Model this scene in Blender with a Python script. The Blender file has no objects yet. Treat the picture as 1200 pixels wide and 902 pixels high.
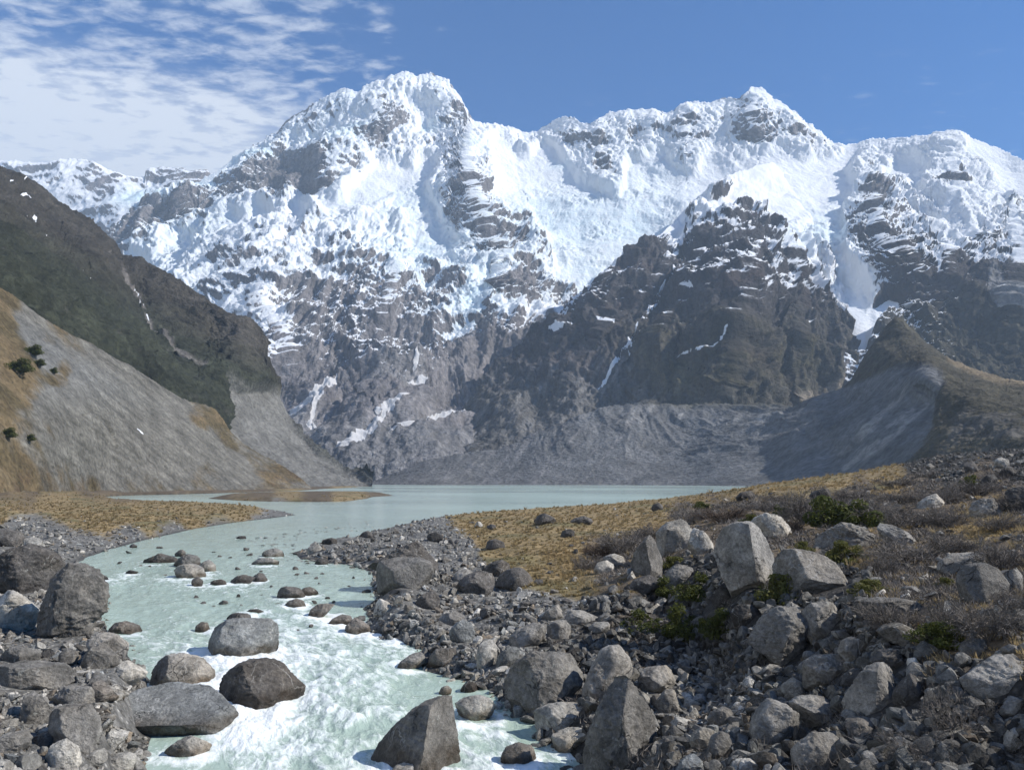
import bpy, math, random
import numpy as np
from mathutils import Vector
R = math.radians

# ------------------------------------------------------------------ camera, sky, sun, exposure
scene = bpy.context.scene
COL = scene.collection
W0, H0, FPX = 1200.0, 902.0, 906.0        # photograph size and focal length in its pixels
CAMZ = 8.5
HORIZ = 563.0
PITCH = math.atan((HORIZ - H0 / 2) / FPX)
cam_d = bpy.data.cameras.new('camera')
cam = bpy.data.objects.new('camera', cam_d)
COL.objects.link(cam)
cam.location = (0, 0, CAMZ)
cam.rotation_euler = (R(90) + PITCH, 0, 0)
cam_d.sensor_width = 36.0
cam_d.lens = 36.0 * FPX / W0
cam_d.clip_start = 0.3
cam_d.clip_end = 60000.0
scene.camera = cam

SUN_AZ, SUN_EL = 99.0, 38.0               # azimuth clockwise from the view direction (+Y)
world = bpy.data.worlds.new('World')
scene.world = world
world.use_nodes = True
wt = world.node_tree
wt.nodes.clear()
def wn(kind, **kw):
    n = wt.nodes.new(kind)
    for k, v in kw.items():
        setattr(n, k, v)
    return n
def wmath(op, a, b=None, c=None, clamp=False):
    n = wn('ShaderNodeMath', operation=op, use_clamp=clamp)
    for i, v in enumerate((a, b, c)):
        if v is None: continue
        if isinstance(v, (int, float)): n.inputs[i].default_value = v
        else: wt.links.new(v, n.inputs[i])
    return n.outputs[0]
def wstep(v, lo, hi):
    n = wn('ShaderNodeMapRange', interpolation_type='SMOOTHSTEP')
    wt.links.new(v, n.inputs['Value'])
    n.inputs['From Min'].default_value = lo; n.inputs['From Max'].default_value = hi
    return n.outputs[0]
sky = wn('ShaderNodeTexSky', sky_type='NISHITA')
sky.sun_disc = False
sky.sun_elevation = R(SUN_EL)
sky.sun_rotation = R(SUN_AZ)
sky.altitude = 800
sky.air_density = 1.0
sky.dust_density = 0.05
sky.ozone_density = 4.0
tc = wn('ShaderNodeTexCoord')
sep = wn('ShaderNodeSeparateXYZ')
wt.links.new(tc.outputs['Generated'], sep.inputs[0])
dx, dy, dz = sep.outputs
zc = wmath('MAXIMUM', dz, 0.03)
u = wmath('DIVIDE', dx, zc)                # position on a flat cloud deck
v = wmath('DIVIDE', dy, zc)
hl = wmath('SQRT', wmath('ADD', wmath('MULTIPLY', dx, dx), wmath('MULTIPLY', dy, dy)))
az = wmath('ARCTAN2', dx, dy)
el = wmath('ARCTAN2', dz, hl)
comb = wn('ShaderNodeCombineXYZ')
wt.links.new(u, comb.inputs[0]); wt.links.new(v, comb.inputs[1])
mp = wn('ShaderNodeMapping')
mp.inputs['Rotation'].default_value = (0, 0, R(28))
mp.inputs['Scale'].default_value = (1.0, 1.6, 1.0)
wt.links.new(comb.outputs[0], mp.inputs[0])
def wnoise(scale, detail, rough, dist=0.0, w=0.0):
    n = wn('ShaderNodeTexNoise', noise_dimensions='4D')
    n.inputs['Scale'].default_value = scale; n.inputs['Detail'].default_value = detail
    n.inputs['Roughness'].default_value = rough; n.inputs['Distortion'].default_value = dist
    n.inputs['W'].default_value = w
    wt.links.new(mp.outputs[0], n.inputs['Vector'])
    return n.outputs['Fac']
n_big = wnoise(1.1, 4, 0.55, 0.4, 3.1)
n_puff = wnoise(10.0, 5, 0.58, 0.25, 7.7)
leftness = wstep(az, 0.16, -0.36)         # clouds stand in the west of the picture only
# low bank of thin cloud
bank = wmath('MULTIPLY', wstep(az, -0.17, -0.40), wmath('MULTIPLY', wstep(el, 0.49, 0.39), wstep(n_big, 0.18, 0.5)))
puff = wstep(wmath('ADD', wmath('ADD', wmath('MULTIPLY', n_puff, 0.95), wmath('MULTIPLY', n_big, 0.3)), wmath('MULTIPLY', wmath('SUBTRACT', leftness, 1.0), 0.42)), 0.50, 0.78)
dens = wmath('MINIMUM', wmath('ADD', wmath('MULTIPLY', bank, 0.72), wmath('MULTIPLY', puff, 0.62)), 0.9)
small = wmath('MULTIPLY', wmath('MULTIPLY', wstep(n_puff, 0.56, 0.8), wstep(el, 0.50, 0.42)), 0.22)
dens = wmath('MAXIMUM', dens, small)
mixc = wn('ShaderNodeMixRGB')
mixc.inputs['Color2'].default_value = (6.9, 7.3, 7.9, 1)
wt.links.new(dens, mixc.inputs['Fac'])
hs = wn('ShaderNodeHueSaturation')
hs.inputs['Saturation'].default_value = 1.75
hs.inputs['Value'].default_value = 0.93
wt.links.new(sky.outputs[0], hs.inputs['Color'])
tn = wn('ShaderNodeMixRGB', blend_type='MULTIPLY')
tn.inputs['Fac'].default_value = 1.0
tn.inputs['Color2'].default_value = (0.86, 1.0, 1.16, 1)
wt.links.new(hs.outputs[0], tn.inputs['Color1'])
wt.links.new(tn.outputs[0], mixc.inputs['Color1'])
bg = wn('ShaderNodeBackground')
bg.inputs['Strength'].default_value = 0.10
wt.links.new(mixc.outputs[0], bg.inputs['Color'])
wo = wn('ShaderNodeOutputWorld')
wt.links.new(bg.outputs[0], wo.inputs['Surface'])

sun_d = bpy.data.lights.new('sun', 'SUN')
sun_d.energy = 5.0
sun_d.angle = R(0.5)
sun_d.color = (1.0, 0.955, 0.89)
sun = bpy.data.objects.new('sun', sun_d)
COL.objects.link(sun)
sd_ = Vector((math.sin(R(SUN_AZ)) * math.cos(R(SUN_EL)), math.cos(R(SUN_AZ)) * math.cos(R(SUN_EL)), math.sin(R(SUN_EL))))
sun.rotation_euler = sd_.to_track_quat('Z', 'Y').to_euler()
scene.view_settings.view_transform = 'Standard'
scene.view_settings.look = 'None'
scene.view_settings.gamma = 1.0
scene.view_settings.exposure = 0.5
scene.view_settings.use_curve_mapping = False
try:
    scene.cycles.volume_bounces = 0
    scene.cycles.max_bounces = 5
    scene.cycles.use_denoising = True
except Exception:
    pass
HAZE_DENSITY = 7.0e-5

# ------------------------------------------------------------------ numeric helpers
SP, CP = math.sin(PITCH), math.cos(PITCH)
def ray(px, py):
    """direction of the photograph's ray through a pixel, scaled so that y = 1"""
    a = (np.asarray(px, float) - W0 / 2) / FPX
    b = (H0 / 2 - np.asarray(py, float)) / FPX
    ry = CP - b * SP
    return a / ry, (SP + b * CP) / ry
def P(px, py, D):
    rx, rz = ray(px, py)
    D = np.asarray(D, float)
    return np.stack([rx * D, D + 0 * rx, CAMZ + rz * D], -1)
def to_px(p):
    p = np.asarray(p, float)
    x, y, z = p[..., 0], p[..., 1], p[..., 2] - CAMZ
    f = y * CP + z * SP
    up = -y * SP + z * CP
    return W0 / 2 + FPX * x / f, H0 / 2 - FPX * up / f

_rng = np.random.RandomState(5)
_PERM = _rng.permutation(4096)
_GR = _rng.normal(size=(4096, 3)); _GR /= np.linalg.norm(_GR, axis=1)[:, None]
_GR = _GR.astype(np.float32)
def _h(i, j, k):
    return _PERM[(_PERM[(_PERM[i & 4095] + j) & 4095] + k) & 4095]
def perlin(x, y, z):
    """3D gradient noise, about -1..1"""
    x = np.asarray(x, np.float32); y = np.asarray(y, np.float32); z = np.asarray(z, np.float32)
    xi = np.floor(x).astype(np.int64); yi = np.floor(y).astype(np.int64); zi = np.floor(z).astype(np.int64)
    fx = x - xi; fy = y - yi; fz = z - zi
    fx = fx.astype(np.float32); fy = fy.astype(np.float32); fz = fz.astype(np.float32)
    s = lambda t: t * t * t * (t * (t * 6 - 15) + 10)
    wx, wy, wz = s(fx), s(fy), s(fz)
    out = 0
    for a in (0, 1):
        for b in (0, 1):
            for c in (0, 1):
                g = _GR[_h(xi + a, yi + b, zi + c)]
                d = g[..., 0] * (fx - a) + g[..., 1] * (fy - b) + g[..., 2] * (fz - c)
                out = out + d * (wx if a else 1 - wx) * (wy if b else 1 - wy) * (wz if c else 1 - wz)
    return out * 1.55
def fbm(p, scale, octs, gain=0.5, seed=0.0, ridged=False):
    x, y, z = p[..., 0] / scale + seed, p[..., 1] / scale + seed * 1.7, p[..., 2] / scale - seed
    out, a, tot = 0, 1.0, 0
    for _ in range(octs):
        n = perlin(x, y, z)
        if ridged: n = 1 - 2 * np.abs(n)
        out = out + a * n
        tot += a
        a *= gain; x = x * 2.03 + 5.1; y = y * 2.03 + 1.3; z = z * 2.03 + 9.2
    return out / tot
def sstep(v, lo, hi):
    t = np.clip((np.asarray(v, float) - lo) / (hi - lo), 0, 1)
    return t * t * (3 - 2 * t)

class TPS:
    """thin plate spline through scattered points (two coordinates to a value)"""
    def __init__(self, xy, val, lam=1e-3):
        self.xy = np.asarray(xy, float); n = len(self.xy)
        K = self._k(self.xy) + lam * np.eye(n)
        Pm = np.c_[np.ones(n), self.xy]
        A = np.zeros((n + 3, n + 3)); A[:n, :n] = K; A[:n, n:] = Pm; A[n:, :n] = Pm.T
        s = np.linalg.solve(A, np.r_[np.asarray(val, float), 0, 0, 0])
        self.w, self.a = s[:n], s[n:]
    def _k(self, q):
        d2 = (q[:, None, 0] - self.xy[None, :, 0]) ** 2 + (q[:, None, 1] - self.xy[None, :, 1]) ** 2
        return 0.5 * d2 * np.log(d2 + 1e-9)
    def __call__(self, a, b):
        sh = np.shape(a)
        q = np.stack([np.ravel(a), np.ravel(b)], -1).astype(float)
        out = np.empty(len(q))
        for i in range(0, len(q), 40000):
            c = q[i:i + 40000]
            out[i:i + 40000] = self._k(c) @ self.w + self.a[0] + c @ self.a[1:]
        return out.reshape(sh)
class Splat:
    """soft nearest-point map: gaussian weights round scattered control points"""
    def __init__(self, pts, sig):
        self.p = np.asarray(pts, float); self.s = sig
    def __call__(self, a, b):
        sh = np.shape(a)
        a = np.ravel(a).astype(np.float32); b = np.ravel(b).astype(np.float32)
        out = np.empty(len(a), np.float32)
        px, py, v = (self.p[:, i].astype(np.float32) for i in range(3))
        for i in range(0, len(a), 40000):
            d2 = (a[i:i+40000, None] - px) ** 2 + (b[i:i+40000, None] - py) ** 2
            m = d2.min(1, keepdims=True)
            w = np.exp(-(d2 - m) / (2 * self.s ** 2 + 0.25 * m))
            out[i:i+40000] = (w * v).sum(1) / w.sum(1)
        return out.reshape(sh)
def seg_dist(px, py, line):
    """distance in the map to a polyline, and the share of its length reached"""
    best = np.full(np.shape(px), 1e9); tt = np.zeros(np.shape(px))
    n = len(line) - 1
    for i in range(n):
        (x0, y0), (x1, y1) = line[i][:2], line[i + 1][:2]
        dx, dy = x1 - x0, y1 - y0
        t = np.clip(((px - x0) * dx + (py - y0) * dy) / (dx * dx + dy * dy + 1e-9), 0, 1)
        d = np.hypot(px - x0 - t * dx, py - y0 - t * dy)
        k = d < best
        best = np.where(k, d, best); tt = np.where(k, (i + t) / n, tt)
    return best, tt
def in_poly(x, y, poly):
    ins = np.zeros(np.shape(x), bool)
    n = len(poly)
    for i in range(n):
        x0, y0 = poly[i][:2]; x1, y1 = poly[(i + 1) % n][:2]
        if y0 == y1: continue
        c = ((y0 > y) != (y1 > y)) & (x < (x1 - x0) * (y - y0) / (y1 - y0) + x0)
        ins ^= c
    return ins

def mesh_from(name, co, faces, mat=None, smooth=True, attrs=None, colors=None):
    """fast mesh from numpy arrays; faces: (n,3) or (n,4) array"""
    me = bpy.data.meshes.new(name)
    co = np.ascontiguousarray(co, np.float32); faces = np.ascontiguousarray(faces, np.int32)
    k = faces.shape[1]
    me.vertices.add(len(co)); me.vertices.foreach_set('co', co.ravel())
    me.loops.add(faces.size); me.loops.foreach_set('vertex_index', faces.ravel())
    me.polygons.add(len(faces))
    me.polygons.foreach_set('loop_start', np.arange(0, faces.size, k, dtype=np.int32))
    me.polygons.foreach_set('loop_total', np.full(len(faces), k, np.int32))
    me.polygons.foreach_set('use_smooth', np.full(len(faces), smooth, bool))
    for nm, a in (attrs or {}).items():
        at = me.attributes.new(nm, 'FLOAT', 'POINT')
        at.data.foreach_set('value', np.ascontiguousarray(a, np.float32).ravel())
    for nm, a in (colors or {}).items():
        at = me.attributes.new(nm, 'FLOAT_COLOR', 'POINT')
        c4 = np.ones((len(co), 4), np.float32); c4[:, :3] = a.reshape(-1, 3)
        at.data.foreach_set('color', c4.ravel())
    me.update(calc_edges=True)
    if mat: me.materials.append(mat)
    return me
def link(name, me, label=None, cat=None, group=None, kind=None, parent=None):
    o = bpy.data.objects.new(name, me)
    COL.objects.link(o)
    if label: o['label'] = label
    if cat: o['category'] = cat
    if group: o['group'] = group
    if kind: o['kind'] = kind
    if parent: o.parent = parent
    return o
def grid_faces(nr, nc):
    i = np.arange(nr * nc).reshape(nr, nc)
    return np.stack([i[:-1, :-1], i[:-1, 1:], i[1:, 1:], i[1:, :-1]], -1).reshape(-1, 4)
def grid_normals(p):
    du = np.gradient(p, axis=1); dv = np.gradient(p, axis=0)
    n = np.cross(du, dv)
    n /= np.linalg.norm(n, axis=-1, keepdims=True) + 1e-9
    return n

# ------------------------------------------------------------------ material helpers
class NT:
    def __init__(self, name):
        self.m = bpy.data.materials.new(name); self.m.use_nodes = True
        self.t = self.m.node_tree; self.t.nodes.clear()
        self.out = self.t.nodes.new('ShaderNodeOutputMaterial')
        self.b = self.t.nodes.new('ShaderNodeBsdfPrincipled')
        self.t.links.new(self.b.outputs[0], self.out.inputs['Surface'])
        self.b.inputs['Specular IOR Level'].default_value = 0.25
        self.b.inputs['Roughness'].default_value = 0.85
    def put(self, v, sock):
        if isinstance(v, (int, float)): sock.default_value = v
        elif isinstance(v, tuple): sock.default_value = v if len(v) == len(sock.default_value) else v + (1,)
        else: self.t.links.new(v, sock)
    def attr(self, n, color=False):
        a = self.t.nodes.new('ShaderNodeAttribute'); a.attribute_name = n
        return a.outputs['Color'] if color else a.outputs['Fac']
    def math(self, op, a, b=0.0, clamp=False):
        n = self.t.nodes.new('ShaderNodeMath'); n.operation = op; n.use_clamp = clamp
        self.put(a, n.inputs[0]); self.put(b, n.inputs[1]); return n.outputs[0]
    def step(self, v, lo, hi, a=0.0, b=1.0):
        n = self.t.nodes.new('ShaderNodeMapRange'); n.interpolation_type = 'SMOOTHSTEP'
        self.put(v, n.inputs['Value']); self.put(lo, n.inputs['From Min']); self.put(hi, n.inputs['From Max'])
        n.inputs['To Min'].default_value = a; n.inputs['To Max'].default_value = b
        return n.outputs[0]
    def pos(self):
        g = self.t.nodes.new('ShaderNodeNewGeometry'); return g.outputs['Position']
    def map(self, vec, scale=(1, 1, 1), rot=(0, 0, 0)):
        n = self.t.nodes.new('ShaderNodeMapping'); self.put(vec, n.inputs[0])
        n.inputs['Scale'].default_value = scale; n.inputs['Rotation'].default_value = rot
        return n.outputs[0]
    def noise(self, vec, scale, detail=4, rough=0.55, dist=0.0, color=False):
        n = self.t.nodes.new('ShaderNodeTexNoise'); self.put(vec, n.inputs['Vector'])
        n.inputs['Scale'].default_value = scale; n.inputs['Detail'].default_value = detail
        n.inputs['Roughness'].default_value = rough; n.inputs['Distortion'].default_value = dist
        return n.outputs['Color' if color else 'Fac']
    def voro(self, vec, scale, feature='F1', out='Distance'):
        n = self.t.nodes.new('ShaderNodeTexVoronoi'); n.feature = feature; self.put(vec, n.inputs['Vector'])
        n.inputs['Scale'].default_value = scale
        return n.outputs[out]
    def mix(self, f, a, b, mode='MIX'):
        n = self.t.nodes.new('ShaderNodeMixRGB'); n.blend_type = mode
        self.put(f, n.inputs[0]); self.put(a, n.inputs[1]); self.put(b, n.inputs[2]); return n.outputs[0]
    def gray(self, v):
        n = self.t.nodes.new('ShaderNodeCombineXYZ')
        for i in range(3): self.put(v, n.inputs[i])
        return n.outputs[0]
    def bump(self, h, strength, dist, normal=None):
        n = self.t.nodes.new('ShaderNodeBump'); self.put(h, n.inputs['Height'])
        n.inputs['Strength'].default_value = strength; n.inputs['Distance'].default_value = dist
        if normal is not None: self.t.links.new(normal, n.inputs['Normal'])
        return n.outputs[0]
    def rand(self):
        return self.t.nodes.new('ShaderNodeObjectInfo').outputs['Random']

def terrain_material(name, fine, streak=0.0, snow_jit=0.28, bump=0.9):
    """bare ground of the far slopes: own colours per place, snow lying on it, fine relief of size «fine» metres"""
    n = NT(name)
    p = n.pos()
    a = n.noise(p, 1.0 / fine, 6, 0.62)
    b = n.noise(p, 0.12 / fine, 4, 0.6)
    st = n.noise(n.map(p, (1.0, 0.35, 0.16), (0, R(-38), 0)), 0.5 / fine, 5, 0.6)
    c = n.attr('tint', True)
    k = n.math('MULTIPLY', n.step(a, 0.25, 0.78, 0.62, 1.42), n.step(b, 0.25, 0.75, 0.78, 1.22))
    if streak: k = n.math('MULTIPLY', k, n.step(st, 0.28, 0.74, 1 - streak, 1 + streak))
    rock = n.mix(1.0, c, n.gray(k), 'MULTIPLY')
    s = n.attr('snow'); ice = n.attr('ice')
    s2 = n.math('ADD', s, n.math('MULTIPLY', n.math('SUBTRACT', a, 0.5), snow_jit))
    s2 = n.math('ADD', s2, n.math('MULTIPLY', n.math('SUBTRACT', st, 0.5), snow_jit * 0.8))
    f = n.step(s2, 0.47, 0.56)
    wh = n.mix(ice, (0.78, 0.795, 0.81), (0.54, 0.69, 0.745))
    wh = n.mix(n.attr('dirt'), wh, (0.48, 0.46, 0.44))
    n.put(n.mix(f, rock, wh), n.b.inputs['Base Color'])
    n.put(n.bump(n.math('MULTIPLY', n.math('ADD', a, n.math('MULTIPLY', st, 0.6)), n.math('SUBTRACT', 1.0, n.math('MULTIPLY', f, 0.55))), bump, fine * 0.9), n.b.inputs['Normal'])
    n.b.inputs['Roughness'].default_value = 0.9
    n.b.inputs['Specular IOR Level'].default_value = 0.1
    return n.m
# ------------------------------------------------------------------ the far slopes
M_ALP = terrain_material('snowy_rock', 15.0, 0.28)
M_SPUR = terrain_material('spur_rock', 10.0, 0.35, 0.3)
M_MOR = terrain_material('moraine', 9.0, 0.16, 0.1)
M_HILL = terrain_material('bush_hill', 4.5, 0.15, 0.1, 1.0)
M_SCREE = terrain_material('scree', 2.6, 0.10, 0.1)

def sheet(name, sky, ctrl, base, x0, x1, step, rows, lam=2e-3, jag=0.0, jscale=9.0):
    """A slope surface given by points on its crest and body: (column, row of the photo, distance in metres).
    Returns world points as a grid, bottom row first, and the photo columns / rows they belong to."""
    cols = np.arange(x0, x1 + step, step)
    sx = np.array([q[0] for q in sky], float); sy = np.array([q[1] for q in sky], float)
    crest = np.interp(cols, sx, sy)
    if jag:
        z0 = np.zeros_like(cols)
        j = perlin(cols / jscale, z0, z0 + 3.3) + 0.6 * perlin(cols / jscale * 2.7, z0, z0 + 8.1) + 0.4 * perlin(cols / jscale * 6.1, z0 + 4, z0)
        crest = crest + jag * (j + 0.7 * (0.5 - np.abs(perlin(cols / jscale * 1.7, z0 + 7, z0)) * 2))
    bot = np.interp(cols, [q[0] for q in base], [q[1] for q in base])
    t = np.linspace(0, 1, rows)[:, None]
    px = np.repeat(cols[None, :], rows, 0); py = bot + (crest - bot) * t
    pts = list(ctrl) + [q for q in sky if len(q) > 2]
    f = TPS([(q[0] / 100, q[1] / 100) for q in pts], [math.log(q[2]) for q in pts], lam)
    D = np.exp(f(px / 100, py / 100))
    return px, py, D, np.repeat(t, len(cols), 1)

def tent(D, px, py, lines):
    """buttresses: each line stands forward by «amp» metres and falls away over «w» photo columns on the two sides"""
    for line, amp, wl, wr in lines:
        d, t = seg_dist(px, py, line)
        # side: which side of the line (positive = towards +x)
        xs = np.interp(py, [q[1] for q in sorted(line, key=lambda q: q[1])], [q[0] for q in sorted(line, key=lambda q: q[1])])
        w = np.where(px < xs, wl, wr)
        D = D - amp * np.clip(1 - d / w, 0, 1) * sstep(t, -0.001, 0.12) * (1 - 0.6 * sstep(t, 0.7, 1.0))
    return D

def strata(q):
    x, y, z = q[..., 0], q[..., 1], q[..., 2]
    return np.stack([0.76 * x + 0.38 * y - 0.53 * z, 0.24 * (y - 0.5 * x), 0.24 * (0.57 * x + 0.82 * z)], -1)
def boxblur(a, r):
    for ax in (0, 1):
        p = np.concatenate([np.repeat(np.take(a, [0], ax), r + 1, ax), a, np.repeat(np.take(a, [-1], ax), r, ax)], ax)
        c = np.cumsum(p, ax)
        n = a.shape[ax]
        a = (np.take(c, np.arange(2 * r + 1, 2 * r + 1 + n), ax) - np.take(c, np.arange(n), ax)) / (2 * r + 1)
    return a
def cover(share, tex, r=22, gain=0.2):
    """snow value that comes out above one half over about the wanted share of the ground, where «tex» is highest"""
    m = boxblur(tex, r)
    sd = np.sqrt(np.maximum(boxblur((tex - m) ** 2, r), 1e-6))
    z = np.clip((tex - m) / (sd + 0.03), -2.6, 2.6)
    f = np.clip(share, 0.012, 0.99)
    return 0.515 + gain * (z + np.log(f / (1 - f)) / 1.6)

def finish(name, mat, px, py, D, t, disp, snow, tint, ice=None, dirt=None, back=26, back_len=900.0, back_drop=0.75, slope_k=0.7, label=None):
    p = P(px, py, D)
    n0 = grid_normals(p)
    n0 *= np.sign((n0 * np.array([0, -1, 0.4])).sum(-1, keepdims=True))
    h = disp(p, px, py, n0)
    taper = 1 - 0.65 * sstep(t, 0.955, 1.0)
    q = p + n0 * (h * taper)[..., None]
    n1 = grid_normals(q); n1 *= np.sign((n1 * n0).sum(-1, keepdims=True))
    s = snow(q, px, py, n0, n1)
    col = tint(q, px, py, n0, n1)
    ic = ice(q, px, py) if ice else np.zeros(px.shape)
    di = dirt(px, py) if dirt else np.zeros(px.shape)
    # the far side: the slope goes down again behind the crest
    top = q[-1]
    rad = top[:, :2] / np.linalg.norm(top[:, :2], axis=1, keepdims=True)
    ss = np.linspace(0, 1, back + 1)[1:] ** 1.4 * back_len
    bk = np.stack([np.concatenate([top[:, :2] + rad * s_, (top[:, 2] - back_drop * s_ - 0.00018 * s_ * s_)[:, None]], 1) for s_ in ss])
    bk[:, :, 2] += fbm(bk, 160.0, 3, seed=2.2) * 25 * (ss[:, None] / back_len)
    full = np.concatenate([q, bk], 0)
    ext = lambda a: np.concatenate([a, np.repeat(a[-1:], back, 0)], 0)
    me = mesh_from(name, full.reshape(-1, 3), grid_faces(*full.shape[:2]), mat, True,
                   {'snow': ext(s), 'ice': ext(ic), 'dirt': ext(di)}, {'tint': ext(col)})
    return link(name, me, kind='structure')

ROCKY = np.array((0.185, 0.172, 0.170))
# --- far snowy range to the west
SKY_FAR = [(-120, 200, 7200), (0, 189, 7000), (28, 190), (50, 193), (80, 188, 6900), (98, 187), (110, 190), (124, 198), (150, 207, 6700), (166, 210), (172, 209), (174, 198), (214, 197, 6600), (222, 202), (243, 199), (248, 206), (262, 212), (300, 225, 6500), (340, 260, 6500)]
CT_FAR = [(0, 300, 6200), (100, 300, 6100), (140, 250, 6150), (170, 240, 6300), (200, 260, 5900), (120, 330, 5700), (260, 330, 5900), (-120, 320, 6200), (60, 240, 6500), (140, 222, 6500), (190, 225, 6450)]
S_FAR = Splat([(0, 200, 9), (30, 195, 6), (60, 205, 7), (90, 200, 7), (100, 215, 6), (120, 215, 6), (130, 205, 6), (150, 215, 7), (160, 222, 9), (185, 222, 9), (190, 200, 3), (210, 203, 3), (235, 205, 3), (125, 225, 4), (115, 245, 6), (100, 250, 8), (85, 240, 8), (130, 250, 5), (110, 265, 6), (120, 280, 7), (145, 240, 8), (165, 235, 8), (70, 220, 8), (200, 215, 7)], 14)
px, py, D, t = sheet('f', SKY_FAR, CT_FAR, [(-120, 330), (340, 330)], -110, 330, 1.3, 110, jag=1.6)
finish('snow_range', M_ALP, px, py, D, t,
       lambda p, a, b, n: 70 * fbm(p, 420, 6, 0.55, 1.0, True),
       lambda p, a, b, n0, n1: cover(S_FAR(a, b) / 9, n1[..., 2] + 0.12 * fbm(p, 90, 3, seed=3)),
       lambda p, a, b, n0, n1: ROCKY * (1 + 0.15 * fbm(p, 200, 3, seed=7))[..., None] + np.array((0.02, 0.01, 0.0)),
       lambda p, a, b: np.exp(-(((a - 165) / 32) ** 2 + ((b - 238) / 11) ** 2)) * 0.9)

# --- the main snowy mountain
SKY_MAIN = [(60, 330, 4600), (100, 310, 4650), (126, 283, 4750), (135, 274), (160, 250, 4950), (185, 233), (205, 224, 5050), (235, 212), (268, 193, 5200), (274, 186), (282, 184), (290, 179), (302, 173, 5350), (320, 161), (328, 157), (337, 146), (345, 140, 5450), (356, 133), (372, 124), (384, 117), (390, 111), (400, 108, 5450), (415, 109), (420, 112), (427, 105), (445, 97, 5420), (452, 98), (458, 92), (465, 89), (475, 87, 5450), (482, 88), (488, 92), (496, 89), (507, 89), (515, 93), (526, 97), (532, 106), (540, 115, 5400), (543, 127), (548, 136), (554, 145), (562, 147), (575, 148), (590, 150, 5350), (605, 154), (612, 157), (628, 158, 5350), (634, 154), (641, 149), (652, 142), (664, 138, 5250), (676, 141), (682, 145), (690, 147), (700, 142), (716, 134), (730, 131, 5200), (748, 130), (764, 131), (776, 134), (784, 137), (790, 134), (797, 126), (806, 121), (822, 121), (831, 123), (840, 119, 5150), (856, 116), (866, 117), (872, 111), (879, 106), (886, 104, 5150), (893, 105), (902, 112), (915, 124), (925, 131), (935, 139, 5050), (945, 147), (956, 154), (968, 164), (978, 171, 4950), (990, 173), (1005, 170), (1022, 166), (1040, 166, 4850), (1060, 165), (1072, 163), (1088, 162), (1098, 158), (1110, 156, 4700), (1122, 157), (1133, 162), (1145, 166), (1160, 172), (1175, 178), (1200, 188, 4350), (1240, 200), (1320, 215, 4250)]
CT_MAIN = [(60, 575, 2600), (140, 420, 3900), (200, 240, 4950), (275, 205, 5080), (250, 300, 4450), (200, 400, 3600),
           (360, 172, 5200), (300, 240, 4750), (345, 205, 4980), (372, 215, 4850), (400, 200, 4750), (440, 150, 5100), (500, 160, 5150), (450, 190, 4850), (500, 200, 4800),
           (620, 190, 5050), (700, 175, 5080), (760, 165, 5080), (885, 150, 4980), (800, 195, 4800), (885, 190, 4780), (620, 230, 4650), (720, 230, 4600),
           (975, 200, 4700), (1050, 190, 4650), (1110, 190, 4500), (1170, 200, 4400),
           (600, 300, 4080), (500, 300, 4000), (400, 300, 3900), (700, 300, 4050), (300, 330, 3650), (400, 245, 4400), (500, 245, 4450), (550, 240, 4420),
           (850, 215, 4600), (900, 250, 4000), (945, 300, 3450), (985, 350, 2950), (1003, 385, 2650), (1000, 440, 2450), (990, 500, 2250),
           (1020, 240, 4050), (1000, 280, 3650), (1070, 235, 4100), (1130, 230, 4050), (1200, 250, 3800), (1060, 300, 3250), (1030, 340, 2950), (1110, 310, 3150), (1110, 350, 2850), (1200, 320, 3150), (1200, 380, 2600), (1320, 300, 3200), (1320, 420, 2400),
           (1060, 385, 2680), (1100, 420, 2450), (1200, 450, 2250), (1200, 575, 1950), (1320, 575, 1900), (1080, 500, 2100),
           (500, 400, 3200), (400, 400, 3200), (300, 420, 3000), (600, 390, 3250), (500, 460, 2680), (600, 470, 2850), (700, 400, 3500), (800, 300, 4000), (800, 400, 3300),
           (400, 480, 2500), (360, 500, 2350), (420, 520, 2180), (470, 470, 2550), (500, 520, 2230), (380, 560, 2050), (440, 560, 2020), (500, 575, 1950), (700, 575, 2200), (800, 500, 2700), (900, 575, 2300)]
TENTS = [([(372, 170), (378, 190), (381, 215), (384, 240)], 190, 38, 40),
         ([(552, 150), (548, 200), (558, 245), (575, 290), (590, 320)], 150, 26, 55),
         ([(806, 122), (800, 150), (806, 180)], 70, 26, 46), ([(886, 106), (880, 140), (890, 180)], 110, 32, 55), ([(705, 140), (700, 170), (706, 200)], 70, 30, 46), ([(430, 112), (445, 140), (460, 165)], 50, 32, 36),
         ([(512, 95), (520, 125), (540, 160)], 60, 26, 40), ([(930, 140), (925, 165)], 50, 20, 30), ([(765, 133), (760, 165), (765, 195)], 50, 24, 34),
         ([(1030, 228), (1022, 250), (1040, 300), (1075, 340)], 130, 34, 45), ([(1110, 160), (1112, 195), (1120, 240), (1090, 290), (1100, 350)], 140, 60, 70),
         ([(190, 250), (215, 240), (230, 270)], 90, 26, 30), ([(640, 385), (605, 430), (575, 455), (545, 480)], 90, 50, 40), ([(490, 500), (440, 480), (400, 505)], 60, 30, 30),
         ([(300, 350), (330, 400), (350, 470)], 90, 40, 50), ([(470, 330), (450, 400), (430, 450)], 70, 40, 50), ([(1180, 260), (1190, 330), (1180, 400)], 120, 40, 60)]
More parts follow.
